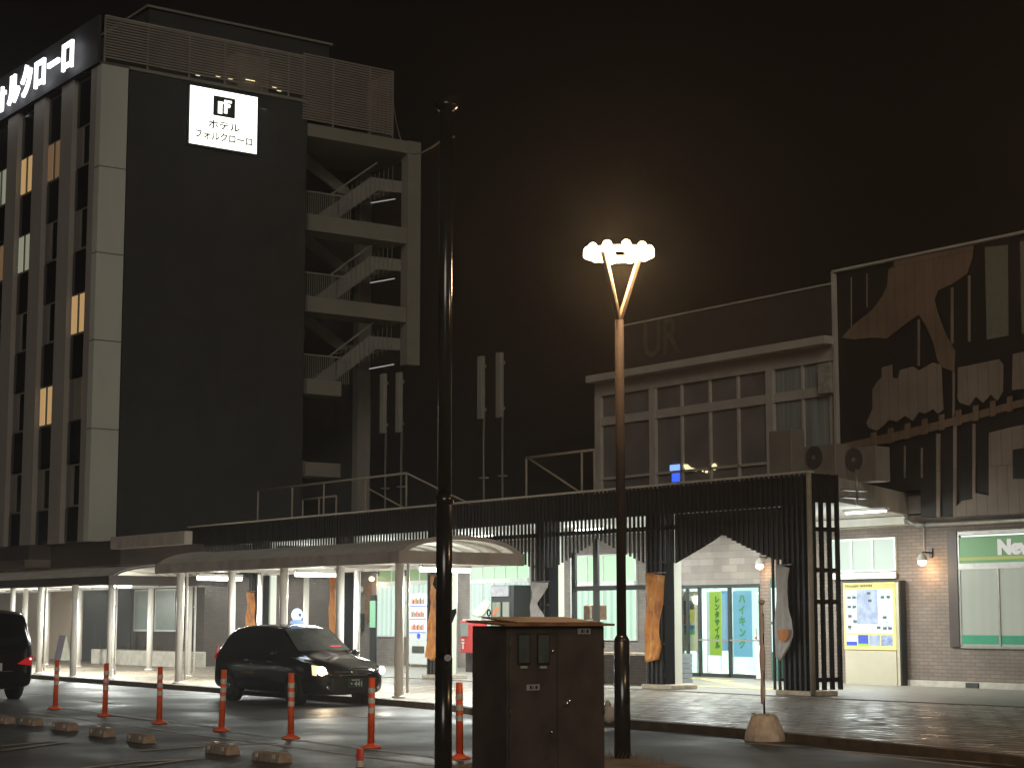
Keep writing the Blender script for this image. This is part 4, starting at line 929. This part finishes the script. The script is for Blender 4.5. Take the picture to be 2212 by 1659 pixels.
MB().ball(PY(780, 1273, 33.85), .12, sy=.6).build('cover', 'brown_screen', wb)
tb = thing('wall_panel', (XY(794, 33.9), 33.95, 1.9), 'plain wooden panel on the wall beside the globe lamp', 'panel')
MB().box(XY(788, 33.9), XY(797, 33.9), 33.9, 33.99, 1.5, PY(792, 1254, 33.9).z).build('panel', 'wood', tb)
# planter and easel near the hotel
pt = thing('planter', (-62, 25.6, 0), 'long low pale stone planter in front of the charcoal wall', 'planter')
q0, q1 = Vector((XY(196, 26.6, 1428), 26.6, 0)), Vector((XY(388, 26.6, 1428), 26.6, 0))
MB().prism([(q0.x, q0.y, 0), (q1.x, q1.y, 0), (q1.x+.3, q1.y+.8, 0), (q0.x-.2, q0.y+.8, 0)], (0, 0, .52)).build('trough', 'stone', pt, bevel=.03)
b = MB(); random.seed(2)
for k in range(260):
    u = random.random(); c = q0.lerp(q1, u)+Vector((0, .2+random.random()*.5, .5)); a = random.random()*6.3; h = .08+random.random()*.22
    v = [b.bm.verts.new(c), b.bm.verts.new(c+Vector((math.cos(a)*.04, math.sin(a)*.04, h*.6))), b.bm.verts.new(c+Vector((math.cos(a)*.10, math.sin(a)*.10, h)))]; b.bm.faces.new(v)
tag(b.build('plant', 'shrub', pt), kind='stuff')
ez = thing('easel_sign', (G(130, 1412).x, G(130, 1412).y, 0), 'small dark A-frame board with a pale side leaning by the beige wall', 'sign')
q = Vector((XY(128, 27.9, 1418), 27.9, 0))
k_ = .0115
MB().prism([q+Vector((-.55, 0, 0)), q+Vector((.1, 0, 0)), q+Vector((.1, .2, .95)), q+Vector((-.55, .2, .95))], (0, .03, 0)).build('board', mat('purple_grey', (.14, .12, .15), .6), ez)
MB().prism([q+Vector((.12, .0, 0)), q+Vector((.42, .3, 0)), q+Vector((.13, .2, .95))], (0, .03, 0)).build('side_leaf', 'ivory', ez)
# ------------------------------------------------------------------ cloth banners on the pillars
def cloth(poly, Y, m, name, label, group=None, cat='banner', rip=.03, extra=None):
    pts = [PY(a, c, Y) for a, c in poly]
    cx_ = sum(p.x for p in pts)/len(pts); t = thing(name, (cx_, Y, min(p.z for p in pts)), label, cat, group)
    zt_ = max(p.z for p in pts); zb2 = min(p.z for p in pts)
    # left / right outline per height
    rows = 28; cols = 8; b = MB(); grid = []
    def span(z):
        xs = []
        for p, q in zip(pts, pts[1:]+pts[:1]):
            if (p.z-z)*(q.z-z) <= 0 and abs(p.z-q.z) > 1e-6: xs.append(p.x+(q.x-p.x)*(z-p.z)/(q.z-p.z))
        return (min(xs), max(xs)) if xs else None
    for i in range(rows+1):
        z = zt_-.004-(zt_-zb2-.008)*i/rows; s_ = span(z)
        grid.append([b.bm.verts.new((s_[0]+(s_[1]-s_[0])*j/cols, Y+rip*math.sin(j*1.7+i*.22)+rip*.5*math.sin(j*.8-i*.5), z)) for j in range(cols+1)])
    for i in range(rows):
        for j in range(cols): f = b.bm.faces.new((grid[i][j], grid[i][j+1], grid[i+1][j+1], grid[i+1][j])); f.smooth = True
    o = b.build('cloth', m, t); so = o.modifiers.new('solid', 'SOLIDIFY'); so.thickness = .006
    MB().tube((pts[0].x-.02, Y+.03, zt_), (pts[1].x+.02, Y+.03, zt_), .012, n=6).build('rod', 'steel', t)
    if extra: extra(t)
    return t
def cp(l): return [((1400+a*.5678)*.6525, (1600+c*.5678)*.6525) for a, c in l]
def cp7(l): return [((2000+a*.5678)*.6525, (1600+c*.5678)*.6525) for a, c in l]
og = 'orange printed banners hung on the arcade pillars'
cloth(cp([(1298,522),(1406,525),(1398,700),(1382,880),(1388,950),(1372,1035),(1298,1042)]), SF-.12, 'orange_cloth', 'pillar_banner', 'wide orange printed banner on the pillar left of the entrance', og)
cloth([(929,1240),(955,1242),(949,1290),(943,1345),(941,1385),(944,1405),(938,1426),(920,1424),(924,1385),(928,1340),(930,1290)], SF-.12, 'orange_cloth', 'pillar_banner', 'narrow twisted orange banner right of the vending machine', og, rip=.06)
cloth([(711,1238),(727,1238),(728,1290),(725,1370),(712,1372)], SF-.12, 'orange_cloth', 'pillar_banner', 'orange banner above the taxi bonnet between two white columns', og)
cloth([(532,1277),(548,1280),(552,1320),(552,1370),(531,1370),(533,1320)], SF-.12, 'orange_cloth', 'pillar_banner', 'short orange banner above the rear of the taxi beside the silver door', og)
def fish(t):
    q = [PY(a, c, SF-.19) for a, c in cp7([(1012,862),(1030,850),(1068,846),(1078,880),(1062,912),(1040,925),(1018,905)])]
    MB().prism(q, (0, .01, 0)).build('orange_print', 'fish_print', t)
cloth(cp7([(1000,475),(1082,478),(1068,560),(1066,640),(1076,720),(1102,800),(1106,880),(1080,950),(1045,1010),(1032,1035),(1003,1020),(998,900),(1000,700)]), SF-.12, 'white_cloth', 'pillar_banner', 'white banner with an orange print bulging in the wind on the end pillar', 'white banners on the pillars', rip=.02, extra=fish)
cloth([(1147,1256),(1183,1258),(1182,1268),(1171,1285),(1162,1304),(1172,1322),(1180,1345),(1147,1345)], SF-.12, 'white_cloth', 'pillar_banner', 'white folded banner flapping on the pillar behind the dark cabinet', 'white banners on the pillars')

# ------------------------------------------------------------------ delineator posts
def post_proto(mm_, hgt):
    t = thing('delineator_post', (0, 0, 0), '', 'bollard')
    MB().tube((0, 0, .04), (0, 0, hgt), .047, .043, n=16).build('pole', mm_, t)
    MB().lathe((0, 0, 0), [(.135, 0), (.135, .02), (.07, .045), (.052, .06)], 20).build('base', mm_, t)
    for z in (hgt-.17, hgt-.30, hgt-.43): MB().tube((0, 0, z-.035), (0, 0, z+.035), .0475, n=16, cap=False).build('reflective_band', 'reflector', t)
    for k in range(3):
        a = k*2.1; MB().tube((.105*math.cos(a), .105*math.sin(a), .02), (.105*math.cos(a), .105*math.sin(a), .04), .014, n=8).build('bolt', 'steel', t)
    return t
proto = post_proto('orange', .92)
PP = [(119,1533),(226,1548),(344,1564),(478,1580),(628,1596),(801,1617),(993,1640)]
PLB = ['orange flexible post, farthest left, just right of the black van', 'orange flexible post, second from the left, in front of the thin white columns', 'orange flexible post standing alone between second post and taxi rear', 'orange flexible post in front of the rear wheel of the taxi', 'orange flexible post in front of the front door of the taxi', 'orange flexible post in front of the number plate of the taxi', 'orange flexible post between the dark pole and the brown cabinet']
for k, (px, py) in enumerate(PP):
    o = proto if k == 0 else copy_tree(proto); p = G(px, py-2, RZ); o.location = (p.x, p.y, RZ); o.rotation_euler = (R_(random.uniform(-1.6, 1.6)), R_(random.uniform(-1.8, 1.8)), k*.7)
    o['label'] = PLB[k]; o['group'] = 'orange delineator posts along the lane'
near = post_proto('orange_red', .85); q = PY(778, 1616, 11.2); near.location = (q.x, 11.2, q.z-.85)
near['label'] = 'faded red flexible post whose top shows at the bottom edge of the view'; near['group'] = 'orange delineator posts along the lane'

# ------------------------------------------------------------------ wheel stops
def stop_proto():
    t = thing('wheel_stop', (0, 0, 0), '', 'wheel stop')
    pr = [(-.10, 0), (-.085, .10), (-.05, .125), (.05, .125), (.085, .10), (.10, 0)]
    b = MB(); b.prism([(-.30, y, z) for y, z in pr], (.60, 0, 0)); b.build('block', 'stopper', t, bevel=.012)
    MB().box(-.22, -.16, -.104, -.096, .05, .10).box(.16, .22, -.104, -.096, .05, .10).build('reflector', 'reflector', t)
    return t
ws = stop_proto(); wlab = ['concrete wheel stop cut by the left edge of the view', 'second concrete wheel stop from the left edge', 'concrete wheel stop below the leftmost orange post', 'concrete wheel stop with two bright studs, below the second orange post', 'rounded concrete wheel stop below the third orange post', 'concrete wheel stop with two bright studs, below the post at the taxi rear wheel', 'concrete wheel stop nearest the row centre, below the taxi front door post']
SP = [(8,1562),(68,1566),(140,1577),(221,1590),(305,1603),(480,1628),(587,1645)]
for k, (px, py) in enumerate(SP):
    o = ws if k == 0 else copy_tree(ws); p = G(px, py, RZ); o.location = (p.x, p.y, RZ); o.rotation_euler = (0, 0, random.uniform(-.08, .08)); o['label'] = wlab[k]; o['group'] = 'concrete wheel stops in the car park'
    if k in (3, 5):
        for dx in (-.18, .2):
            bb = MB(); bb.box(dx-.035, dx+.035, -.03, .03, .127, .145); s_ = bb.build('stud', 'reflector', None); s_.parent = o; s_.location = (0, 0, 0)

# ------------------------------------------------------------------ street lamp
lp = G(1345, 1662, RZ)
def street_lamp(loc, label, e):
    x0, y0, z0 = loc; t = thing('street_lamp', loc, label, 'street lamp', 'ring head street lamps')
    def Z(py): return PY(1345, py, lp.y).z
    zj = Z(1385); zj2 = Z(690); zr = Z(548)
    MB().tube((x0, y0, z0), (x0, y0, zj), .095, .09, n=20).build('lower_pole', 'black_pole', t)
    MB().lathe((x0, y0, zj), [(.09, 0), (.088, .02), (.06, .07)], 20).build('collar', 'black_pole', t)
    MB().tube((x0, y0, zj+.05), (x0, y0, zj2), .056, .052, n=20).build('upper_pole', 'brown_pole', t)
    r = .355; ring = MB(); n = 40
    P = [Vector((x0+r*math.cos(2*math.pi*k/n), y0+r*math.sin(2*math.pi*k/n), zr+.04)) for k in range(n)]
    for k in range(n): ring.bar(P[k], P[(k+1)%n], .07, .03)
    rg = ring.build('ring_housing', 'warm_arm', t)
    for k in range(10):
        a_ = 2*math.pi*(k+.3)/10; MB().ball((x0+r*math.cos(a_), y0+r*math.sin(a_), zr+.03), .062, sz=1.25, n=12).build('bulb', 'lamp_led', rg)
    lens = MB()
    for k in range(n): lens.bar(P[k]-Vector((0,0,.035)), P[(k+1)%n]-Vector((0,0,.035)), .12, .05)
    lens.build('light_ring', 'lamp_led', rg)
    # three flat arms meeting at the pole top
    d = Vector((_R[0], _R[1], 0)); f = Vector((_F[0], _F[1], 0))
    for v in (d*.26+f*.24, d*-.20+f*-.28, d*-.12+f*.30):
        v = v.normalized()*r
        MB().bar((x0, y0, zj2-.02), (x0+v.x, y0+v.y, zr+.02), .045, .045).build('arm', 'warm_arm', t)
    light('POINT', 'lamp_glow', (x0, y0, zr-.12), e*.7, (1, .60, .30), t, .22)
    light('POINT', 'lamp_glow', (x0, y0, zr+.16), e*.5, (1, .60, .30), t, .25)
    return t
street_lamp(tuple(lp), 'tall street lamp with a glowing ring head on three splayed arms', 330)
street_lamp((-9.5, 15.2, -.1), 'street lamp with a glowing ring head out of view to the right', 300)
# grass at the lamp foot
b = MB(); random.seed(11)
for k in range(420):
    a = random.random()*6.3; r = .06+random.random()**2*.5; c = Vector((lp.x+r*math.cos(a), lp.y+r*math.sin(a), RZ+.02)); h = .05+random.random()*.22*(1-r); t_ = random.random()*6.3; o_ = Vector((math.cos(t_), math.sin(t_), 0))
    v = [b.bm.verts.new(c+o_*.006), b.bm.verts.new(c-o_*.006), b.bm.verts.new(c+Vector((math.sin(t_)*.12*random.random(), math.cos(t_)*.12*random.random(), h)))]; b.bm.faces.new(v)
tag(b.build('grass', 'grass'), 'dry grass tufts growing round the street lamp foot', 'grass', kind='stuff')

# ------------------------------------------------------------------ dark pole at left
dp = G(957, 1733, RZ)
po = thing('utility_pole', tuple(dp), 'tall dark glossy pole with a flanged top left of the brown cabinet', 'pole')
def ZP(py): return PY(957, py, dp.y).z
MB().tube((dp.x, dp.y, RZ), (dp.x, dp.y, ZP(1420)), .082, n=24).build('lower_pole', 'black_pole', po)
MB().tube((dp.x, dp.y, ZP(1425)), (dp.x, dp.y, ZP(1075)), .077, n=24).build('middle_pole', 'black_pole', po)
MB().tube((dp.x, dp.y, ZP(1080)), (dp.x, dp.y, ZP(238)), .066, .062, n=24).build('upper_pole', 'black_pole', po)
MB().tube((dp.x, dp.y, ZP(1090)), (dp.x, dp.y, ZP(1070)), .083, n=24).build('clamp', 'black_pole', po)
MB().lathe((dp.x, dp.y, ZP(244)), [(.065, 0), (.105, .03), (.118, .05), (.118, .075), (.10, .08)], 24).build('top_flange', 'black_pole', po)
s_ = 4.25e-3
rr = Vector((_R[0], _R[1], 0))
def side(pxs, m='black_pole', name='bracket', th=.08):
    c = Vector((dp.x, dp.y, 0)); pts = [c+rr*((a-957)*s_)+Vector((0, 0, ZP(q))) for a, q in pxs]
    f = Vector((_F[0], _F[1], 0)); MB().prism([p-f*th/2 for p in pts], f*th).build(name, m, po)
side([(944,1238),(946,1270),(938,1272),(932,1262),(936,1248)])
side([(972,1318),(984,1314),(985,1322),(972,1352)])
MB().tube(Vector((dp.x, dp.y, ZP(1420)))+rr*.04-Vector((_F[0], _F[1], 0))*.07, Vector((dp.x, dp.y, ZP(1420)))+rr*.04-Vector((_F[0], _F[1], 0))*.085, .032, n=14).build('round_plate', 'label', po)
MB().ball(Vector((dp.x, dp.y, ZP(299)))+rr*.072, .014).build('bolt', 'steel', po)
cb = MB(); a = Vector((HX, 36.2, 21.3)); q = Vector((dp.x, dp.y, ZP(300))); pv = a
for k in range(1, 13):
    t_ = k/12; p = a.lerp(q, t_)-Vector((0, 0, 1.6*math.sin(math.pi*t_)*.6)); cb.tube(pv, p, .012, n=5, cap=False); pv = p
tag(cb.build('overhead_cable', 'louver'), 'thin sagging cable from the hotel roof screen to the dark pole', 'cable')

# ------------------------------------------------------------------ cabinet
KX = -12.3
c0 = PX(1095, 1400, KX); c1 = PX(1305, 1400, KX); ca_ = PY(1020, 1400, c0.y)
cz = PX(1095, 1352, KX).z
kb = thing('utility_cabinet', (KX-.2, c0.y, RZ), 'dark brown roadside utility cabinet with a rusty lid and two meter windows', 'cabinet')
MB().box(ca_.x, KX, c0.y, c1.y, 0.0, cz).build('body', 'cabinet', kb, bevel=.006)
MB().box(ca_.x+.02, KX-.02, c0.y+.02, c1.y-.02, RZ, .0).build('plinth', 'concrete', kb)
zl_ = cz
MB().prism([(KX+.06, c0.y-.06, zl_), (KX+.06, c1.y+.07, zl_), (ca_.x-.04, c1.y+.07, zl_+.03), (ca_.x-.04, c0.y-.04, zl_+.03)], (0, 0, .018)).prism([(KX+.05, c0.y+.07, zl_+.02), (KX+.05, c1.y-.05, zl_+.02), (ca_.x+.05, c1.y-.09, zl_+.065), (ca_.x+.05, c0.y+.06, zl_+.065)], (0, 0, .012)).build('lid', 'rust', kb)
MB().box(KX+.001, KX+.012, c0.y+.02, PX(1200, 1400, KX).y, .03, cz-.03).build('door', 'cabinet', kb, bevel=.003)
MB().box(KX+.001, KX+.012, PX(1204, 1400, KX).y, c1.y-.015, .03, cz-.03).build('door', 'cabinet', kb, bevel=.003)
def kq(a0, b0, a1, b1, m, name, d=.014, par=kb):
    p, q = PX(a0, b0, KX), PX(a1, b1, KX); return MB().box(KX+.0125, KX+d, p.y, q.y, p.z, q.z).build(name, m, par)
for a0, a1 in ((1117, 1142), (1159, 1184)):
    fr_ = kq(a0-1, 1368, a1+1, 1435, 'black_frame', 'meter_window', .018); p, q = PX(a0+1, 1371, KX), PX(a1-1, 1431, KX); MB().box(KX+.0185, KX+.021, p.y, q.y, p.z, q.z).build('pane', 'pane_grey', fr_)
    kq(a0+5, 1438, a1-6, 1443, 'label', 'latch', .022)
for (a0, b0, a1, b1, tx) in ((1246, 1357, 1273, 1369, '町12'), (1135, 1478, 1163, 1490, '町12')):
    pl = kq(a0, b0, a1, b1, 'label', 'number_plate', .017)
    c = PX((a0+a1)/2, (b0+b1)/2, KX)
    bb = MB()
    for k, (u, wd) in enumerate(((-.034, .022), (-.003, .007), (.022, .024))): bb.box(KX+.0175, KX+.019, c.y+u, c.y+u+wd, c.z-.014, c.z+.014)
    bb.build('plate_characters', 'ink', pl)
c = PX(1191, 1406, KX); MB().ball((KX+.02, c.y, c.z), .018).build('lock', 'chrome', kb)
c = PX(1223, 1516, KX); MB().ball((KX+.02, c.y, c.z), .022, sy=1.0, sz=.8).tube((KX+.03, c.y-.03, c.z-.025), (KX+.03, c.y+.02, c.z+.02), .012, n=8).build('handle', 'chrome', kb)
c = PX(1189, 1580, KX); MB().ball((KX+.02, c.y, c.z), .014).box(KX+.013, KX+.02, c.y-.008, c.y+.008, c.z-.02, c.z+.022).build('lock', 'chrome', kb)
for zz_ in (.2, .8, 1.35):
    MB().tube((KX+.016, c0.y+.02, zz_), (KX+.016, c0.y+.02, zz_+.07), .009, n=8).build('hinge', 'cabinet', kb)
    MB().tube((KX+.016, c1.y-.02, zz_), (KX+.016, c1.y-.02, zz_+.07), .009, n=8).build('hinge', 'cabinet', kb)
c = PY(1056, 1331, c0.y+.1); b = MB(); n = 14
for k in range(n): a1_, a2_ = 2*math.pi*k/n, 2*math.pi*(k+1)/n; b.tube((c.x+.022*math.cos(a1_), c.y, c.z+.03+.026*math.sin(a1_)), (c.x+.022*math.cos(a2_), c.y, c.z+.03+.026*math.sin(a2_)), .006, n=6)
b.build('lifting_eye', 'black_pole', kb)

# ------------------------------------------------------------------ furled banner in concrete base
fb = G(1652, 1598, RZ); ft = thing('furled_banner', tuple(fb), 'furled banner on a thin pole set in a pale concrete block at the kerb', 'banner stand')
b = MB(); fy = fb.y-.12; fb = Vector((XY(1652, fy, 1590), fy, RZ))
def ZF(py): return PY(1652, py, fy).z
r0, r1 = .29, .16
b.lathe((fb.x, fy, RZ), [(r0, 0), (r0*.97, .10), (r0*.82, .22), (r1*1.15, .34), (r1*.9, .37)], 10); b.build('concrete_base', 'concrete', ft, bevel=.01)
MB().tube((fb.x, fy, .2), (fb.x, fy, ZF(1325)), .014, n=8).build('pole', 'brown_pole', ft)
b = MB(); prof = []
zA, zB = ZF(1520), ZF(1308)
for k in range(13):
    u = k/12; prof.append(((.026+.012*math.sin(math.pi*u)+.007*math.sin(u*17)), zA+(zB-zA)*u))
b.lathe((fb.x-.02, fy, 0), prof, 12); b.build('rolled_cloth', mat('warm_white_cloth', (.52, .42, .36), .7, var=.25, scale=8, streak=.3), ft)
MB().ball((fb.x-.02, fy, zB+.05), .045).build('knot', 'concrete', ft)
for k in range(3): MB().box(fb.x-.16+k*.13, fb.x-.11+k*.13, fy-.1, fy-.05, RZ+.36, RZ+.385).build('base_stud', 'label', ft)
bag = thing('litter_bag', tuple(G(1316, 1560)), 'small pale crumpled bag on the kerb just right of the cabinet', 'bag')
q = G(1315, 1560)
MB().ball((q.x, q.y, .12), .11, sz=1.3, n=10).ball((q.x-.02, q.y, .27), .05, sz=1.5, n=8).build('bag', 'stone', bag)

# ------------------------------------------------------------------ cars
def body_mesh(st_, name, m, parent, sub=2):
    """st_: list of (x, [(y,z) half ring from bottom centre to top centre])"""
    b = MB(); rings = []
    for x, ring in st_:
        pts = [(x, y, z) for y, z in ring]+[(x, -y, z) for y, z in reversed(ring) if y > 1e-4]
        rings.append([b.bm.verts.new(p) for p in pts])
    n = len(rings[0])
    for a, c in zip(rings, rings[1:]):
        for k in range(n): f = b.bm.faces.new((a[k], a[(k+1)%n], c[(k+1)%n], c[k])); f.smooth = True
    b.bm.faces.new(rings[0][::-1]); b.bm.faces.new(rings[-1])
    return b.build(name, m, parent, subsurf=sub)
def ring(w_, zb2, zs, zbelt, wroof, zroof):
    return [(0, zb2), (w_*.88, zb2), (w_, zb2+.10), (w_*1.0, zs), (w_*.97, zbelt), (w_*.93, zbelt+.02), (wroof, zroof-.06), (wroof*.85, zroof-.01), (0, zroof)]
def wheels(t, xs, hw, r=.32):
    for x in xs:
        for s in (-1, 1):
            w_ = MB().tube((x, s*(hw-.20), r), (x, s*hw, r), r, n=28).build('wheel', 'tyre', t)
            MB().tube((x, s*(hw-.19), r), (x, s*(hw+.006), r), r*.62, n=20).build('rim', 'rim', w_)
            MB().tube((x, s*(hw+.0), r), (x, s*(hw+.02), r), .06, n=10).build('hub', 'chrome', w_)
tx = thing('taxi', (0, 0, 0), 'black estate taxi with a round lit roof lantern parked at the kerb', 'car')
S = [(-2.27, ring(.66, .38, .55, .78, .60, .86)), (-2.22, ring(.76, .28, .55, .92, .64, 1.05)), (-2.05, ring(.83, .22, .55, .97, .60, 1.30)), (-1.80, ring(.85, .20, .55, .97, .58, 1.50)),
     (-1.2, ring(.86, .19, .55, .96, .60, 1.58)), (-.4, ring(.86, .19, .55, .94, .61, 1.59)), (.15, ring(.86, .19, .55, .93, .60, 1.56)), (.55, ring(.86, .19, .55, .93, .60, 1.42)),
     (1.0, ring(.85, .19, .55, .92, .62, 1.14)), (1.25, ring(.85, .19, .55, .90, .62, 1.00)), (1.7, ring(.84, .19, .52, .84, .62, .93)), (2.05, ring(.80, .20, .50, .76, .58, .83)), (2.24, ring(.70, .24, .46, .66, .52, .70)), (2.32, ring(.58, .30, .44, .56, .45, .60))]
bd = body_mesh(S, 'body', 'car_black', tx)
wheels(tx, (-1.32, 1.38), .86)
def strip(pts, d, name, m, par=tx, th=.012):
    return MB().prism(pts, d).build(name, m, par)
# glazing, slightly proud of the shell
strip([(1.14, -.60, 1.04), (1.14, .60, 1.04), (.42, .52, 1.475), (.42, -.52, 1.475)], (.015, 0, .02), 'windscreen', 'screen_glass')
for s in (-1, 1):
    for k, pts in enumerate(([(.02, .99), (.84, 1.0), (.42, 1.38), (.02, 1.48)], [(-1.0, 1.0), (-.05, .99), (-.05, 1.48), (-.98, 1.48)], [(-1.85, 1.05), (-1.08, 1.0), (-1.06, 1.46), (-1.62, 1.42)])):
        P3 = [(x, s*(.818-.30*(z-.97)/.55*1.05), z) for x, z in pts]
        strip(P3, (0, s*.012, .002), 'side_window', 'car_glass')
    mi = MB().ball((.78, s*.95, 1.0), .09, sx=.6, sy=1.1, sz=.8).build('wing_mirror', 'car_black', tx)
    MB().box(-.75, -.25, s*.862, s*.868, .58, .63).build('door_lettering_band', 'gold_band', tx)
    # head lamp
    hl = MB().prism([(2.02, s*.78, .60), (2.02, s*.80, .80), (2.20, s*.62, .76), (2.25, s*.55, .64), (2.22, s*.62, .56)], (.04, s*.02, 0)).build('headlight', 'lamp_lens', tx, bevel=.01)
    if s < 0: hl.data.materials[0] = M['lens_lit']
    MB().ball((2.22, s*.68, .68), .085).build('bulb', 'headlamp_lit' if s < 0 else 'headlamp_far', hl)
    MB().ball((2.24, s*.56, .585), .03).build('indicator', 'globe', hl)
    MB().ball((2.28, s*.55, .36), .05, sx=.4).build('fog_light', 'chrome', tx)
    tl = MB().prism([(-2.24, s*.70, .84), (-2.20, s*.66, 1.12), (-2.06, s*.74, 1.16), (-2.10, s*.82, .86)], (0, s*.015, 0)).build('tail_light', 'tail_red', tx, bevel=.01)
    MB().box(-.62, -.46, s*.868, s*.885, .84, .87).box(.38, .54, s*.868, s*.885, .82, .85).build('door_handle', 'chrome', tx)
MB().bar((2.30, -.44, .66), (2.30, .44, .66), .03, .03).bar((2.32, -.30, .60), (2.32, .30, .60), .03, .02).build('grille_bar', 'chrome', tx)
MB().tube((2.30, 0, .645), (2.35, 0, .645), .06, n=16).build('badge', 'chrome', tx)
pl = MB().box(2.36, 2.38, -.165, .165, .36, .53).build('number_plate', 'plate_g', tx)
MB().box(2.2, 2.355, -.5, .5, .26, .54).build('bumper_insert', 'tyre', tx)
o = text('・441', .13, (2.384, 0, .425), (0, 1, 0), (0, 0, 1), 'plate_t', 'plate_number', pl, .003, w=.004)
for k in range(5): pass
MB().box(2.382, 2.385, -.09, .09, .495, .515).build('plate_region', 'plate_t', pl)
ls = MB().lathe((.0, 0, 1.60), [(.10, -.02), (.15, .0), (.13, .05), (.06, .08)], 20).build('roof_lantern_base', 'taxi_base', tx)
MB().ball((0, 0, 1.775), .135, sx=.5, n=20).build('roof_lantern', 'taxi_sign', tx)
MB().tube((.06, .03, 1.775), (.072, .03, 1.775), .035, n=12).build('lantern_mark', 'taxi_mark', tx)
MB().box(1.00, 1.02, .22, .46, 1.06, 1.15).build('status_display', 'led_red', tx); 
b = MB()
for k in range(4): b.box(1.022, 1.026, .24+k*.055, .275+k*.055, 1.075, 1.135)
b.build('status_characters', 'led_pink', tx)
tw = G(648, 1524, RZ)
tx.location = (tw.x-1.70, tw.y+.86, RZ)
o = light('SPOT', 'headlight_beam', (2.3, -.68, .66), 60, (1, .78, .5), None, .06, direction=(1, 0, -.42), spot=90); o.parent = tx
o = light('SPOT', 'headlight_beam', (2.3, .68, .66), 40, (1, .9, .75), None, .06, direction=(1, 0, -.35), spot=90); o.parent = tx
o = light('POINT', 'lantern_glow', (0, 0, 2.05), 1.5, (.7, .8, 1), None, .1); o.parent = tx
# van at left edge
vn = thing('van', (0, 0, 0), 'tall black minivan at the left edge showing its rear with a lit red tail lamp', 'van')
def vr(w_, zb2, zt2, wr): return [(0, zb2), (w_*.9, zb2), (w_, zb2+.12), (w_, .8), (w_*.99, 1.15), (w_*.94, 1.25), (wr, zt2-.10), (wr*.9, zt2-.02), (0, zt2)]
S = [(0.0, vr(.78, .35, 1.55, .62)), (-.04, vr(.86, .25, 1.75, .70)), (-.25, vr(.90, .22, 1.88, .74)), (-1.2, vr(.91, .22, 1.92, .76)), (-3.2, vr(.91, .22, 1.88, .74)), (-3.9, vr(.90, .22, 1.30, .70)), (-4.6, vr(.84, .25, .95, .62)), (-4.8, vr(.66, .35, .75, .5))]
body_mesh(S, 'body', 'car_black', vn)
wheels(vn, (-.95, -3.75), .91, .34)
MB().prism([(.02, -.62, 1.15), (.02, .62, 1.15), (-.12, .56, 1.68), (-.12, -.56, 1.68)], (.02, 0, 0)).build('rear_window', 'car_glass', vn)
for s in (-1, 1):
    tl = MB().prism([(-.02, s*.50, .76), (-.02, s*.80, .72), (-.03, s*.84, .93), (-.02, s*.66, .86)], (.05, 0, 0)).build('tail_light', 'tail_red', vn, bevel=.01)
    MB().ball((.03, s*.78, .86), .025).build('lamp_glint', 'led_pink', tl)
MB().box(-.06, .03, -.4, .4, .60, .62).build('trim', 'chrome', vn)
MB().box(-.02, .05, -.165, .165, .62, .78).build('number_plate', 'label', vn)
q = G(64, 1512, RZ); vn.location = (q.x, q.y-.8, RZ)

# ------------------------------------------------------------------ haze volume added to give the street lamp a halo
hz = bpy.data.materials.new('halo_haze'); hz.use_nodes = True; hn = hz.node_tree.nodes; hn.remove(hn['Principled BSDF'])
pv_ = hn.new('ShaderNodeVolumePrincipled'); pv_.inputs['Color'].default_value = (.95, .93, .90, 1); pv_.inputs['Density'].default_value = .0012; pv_.inputs['Anisotropy'].default_value = .74
hz.node_tree.links.new(pv_.outputs[0], hn['Material Output'].inputs['Volume'])
M['air'] = hz  # haze volume added for the lamp halo
tag(MB().box(-110, 12, -6, 75, -1.1, 27).build('added_halo_haze', 'air'), kind='stuff')
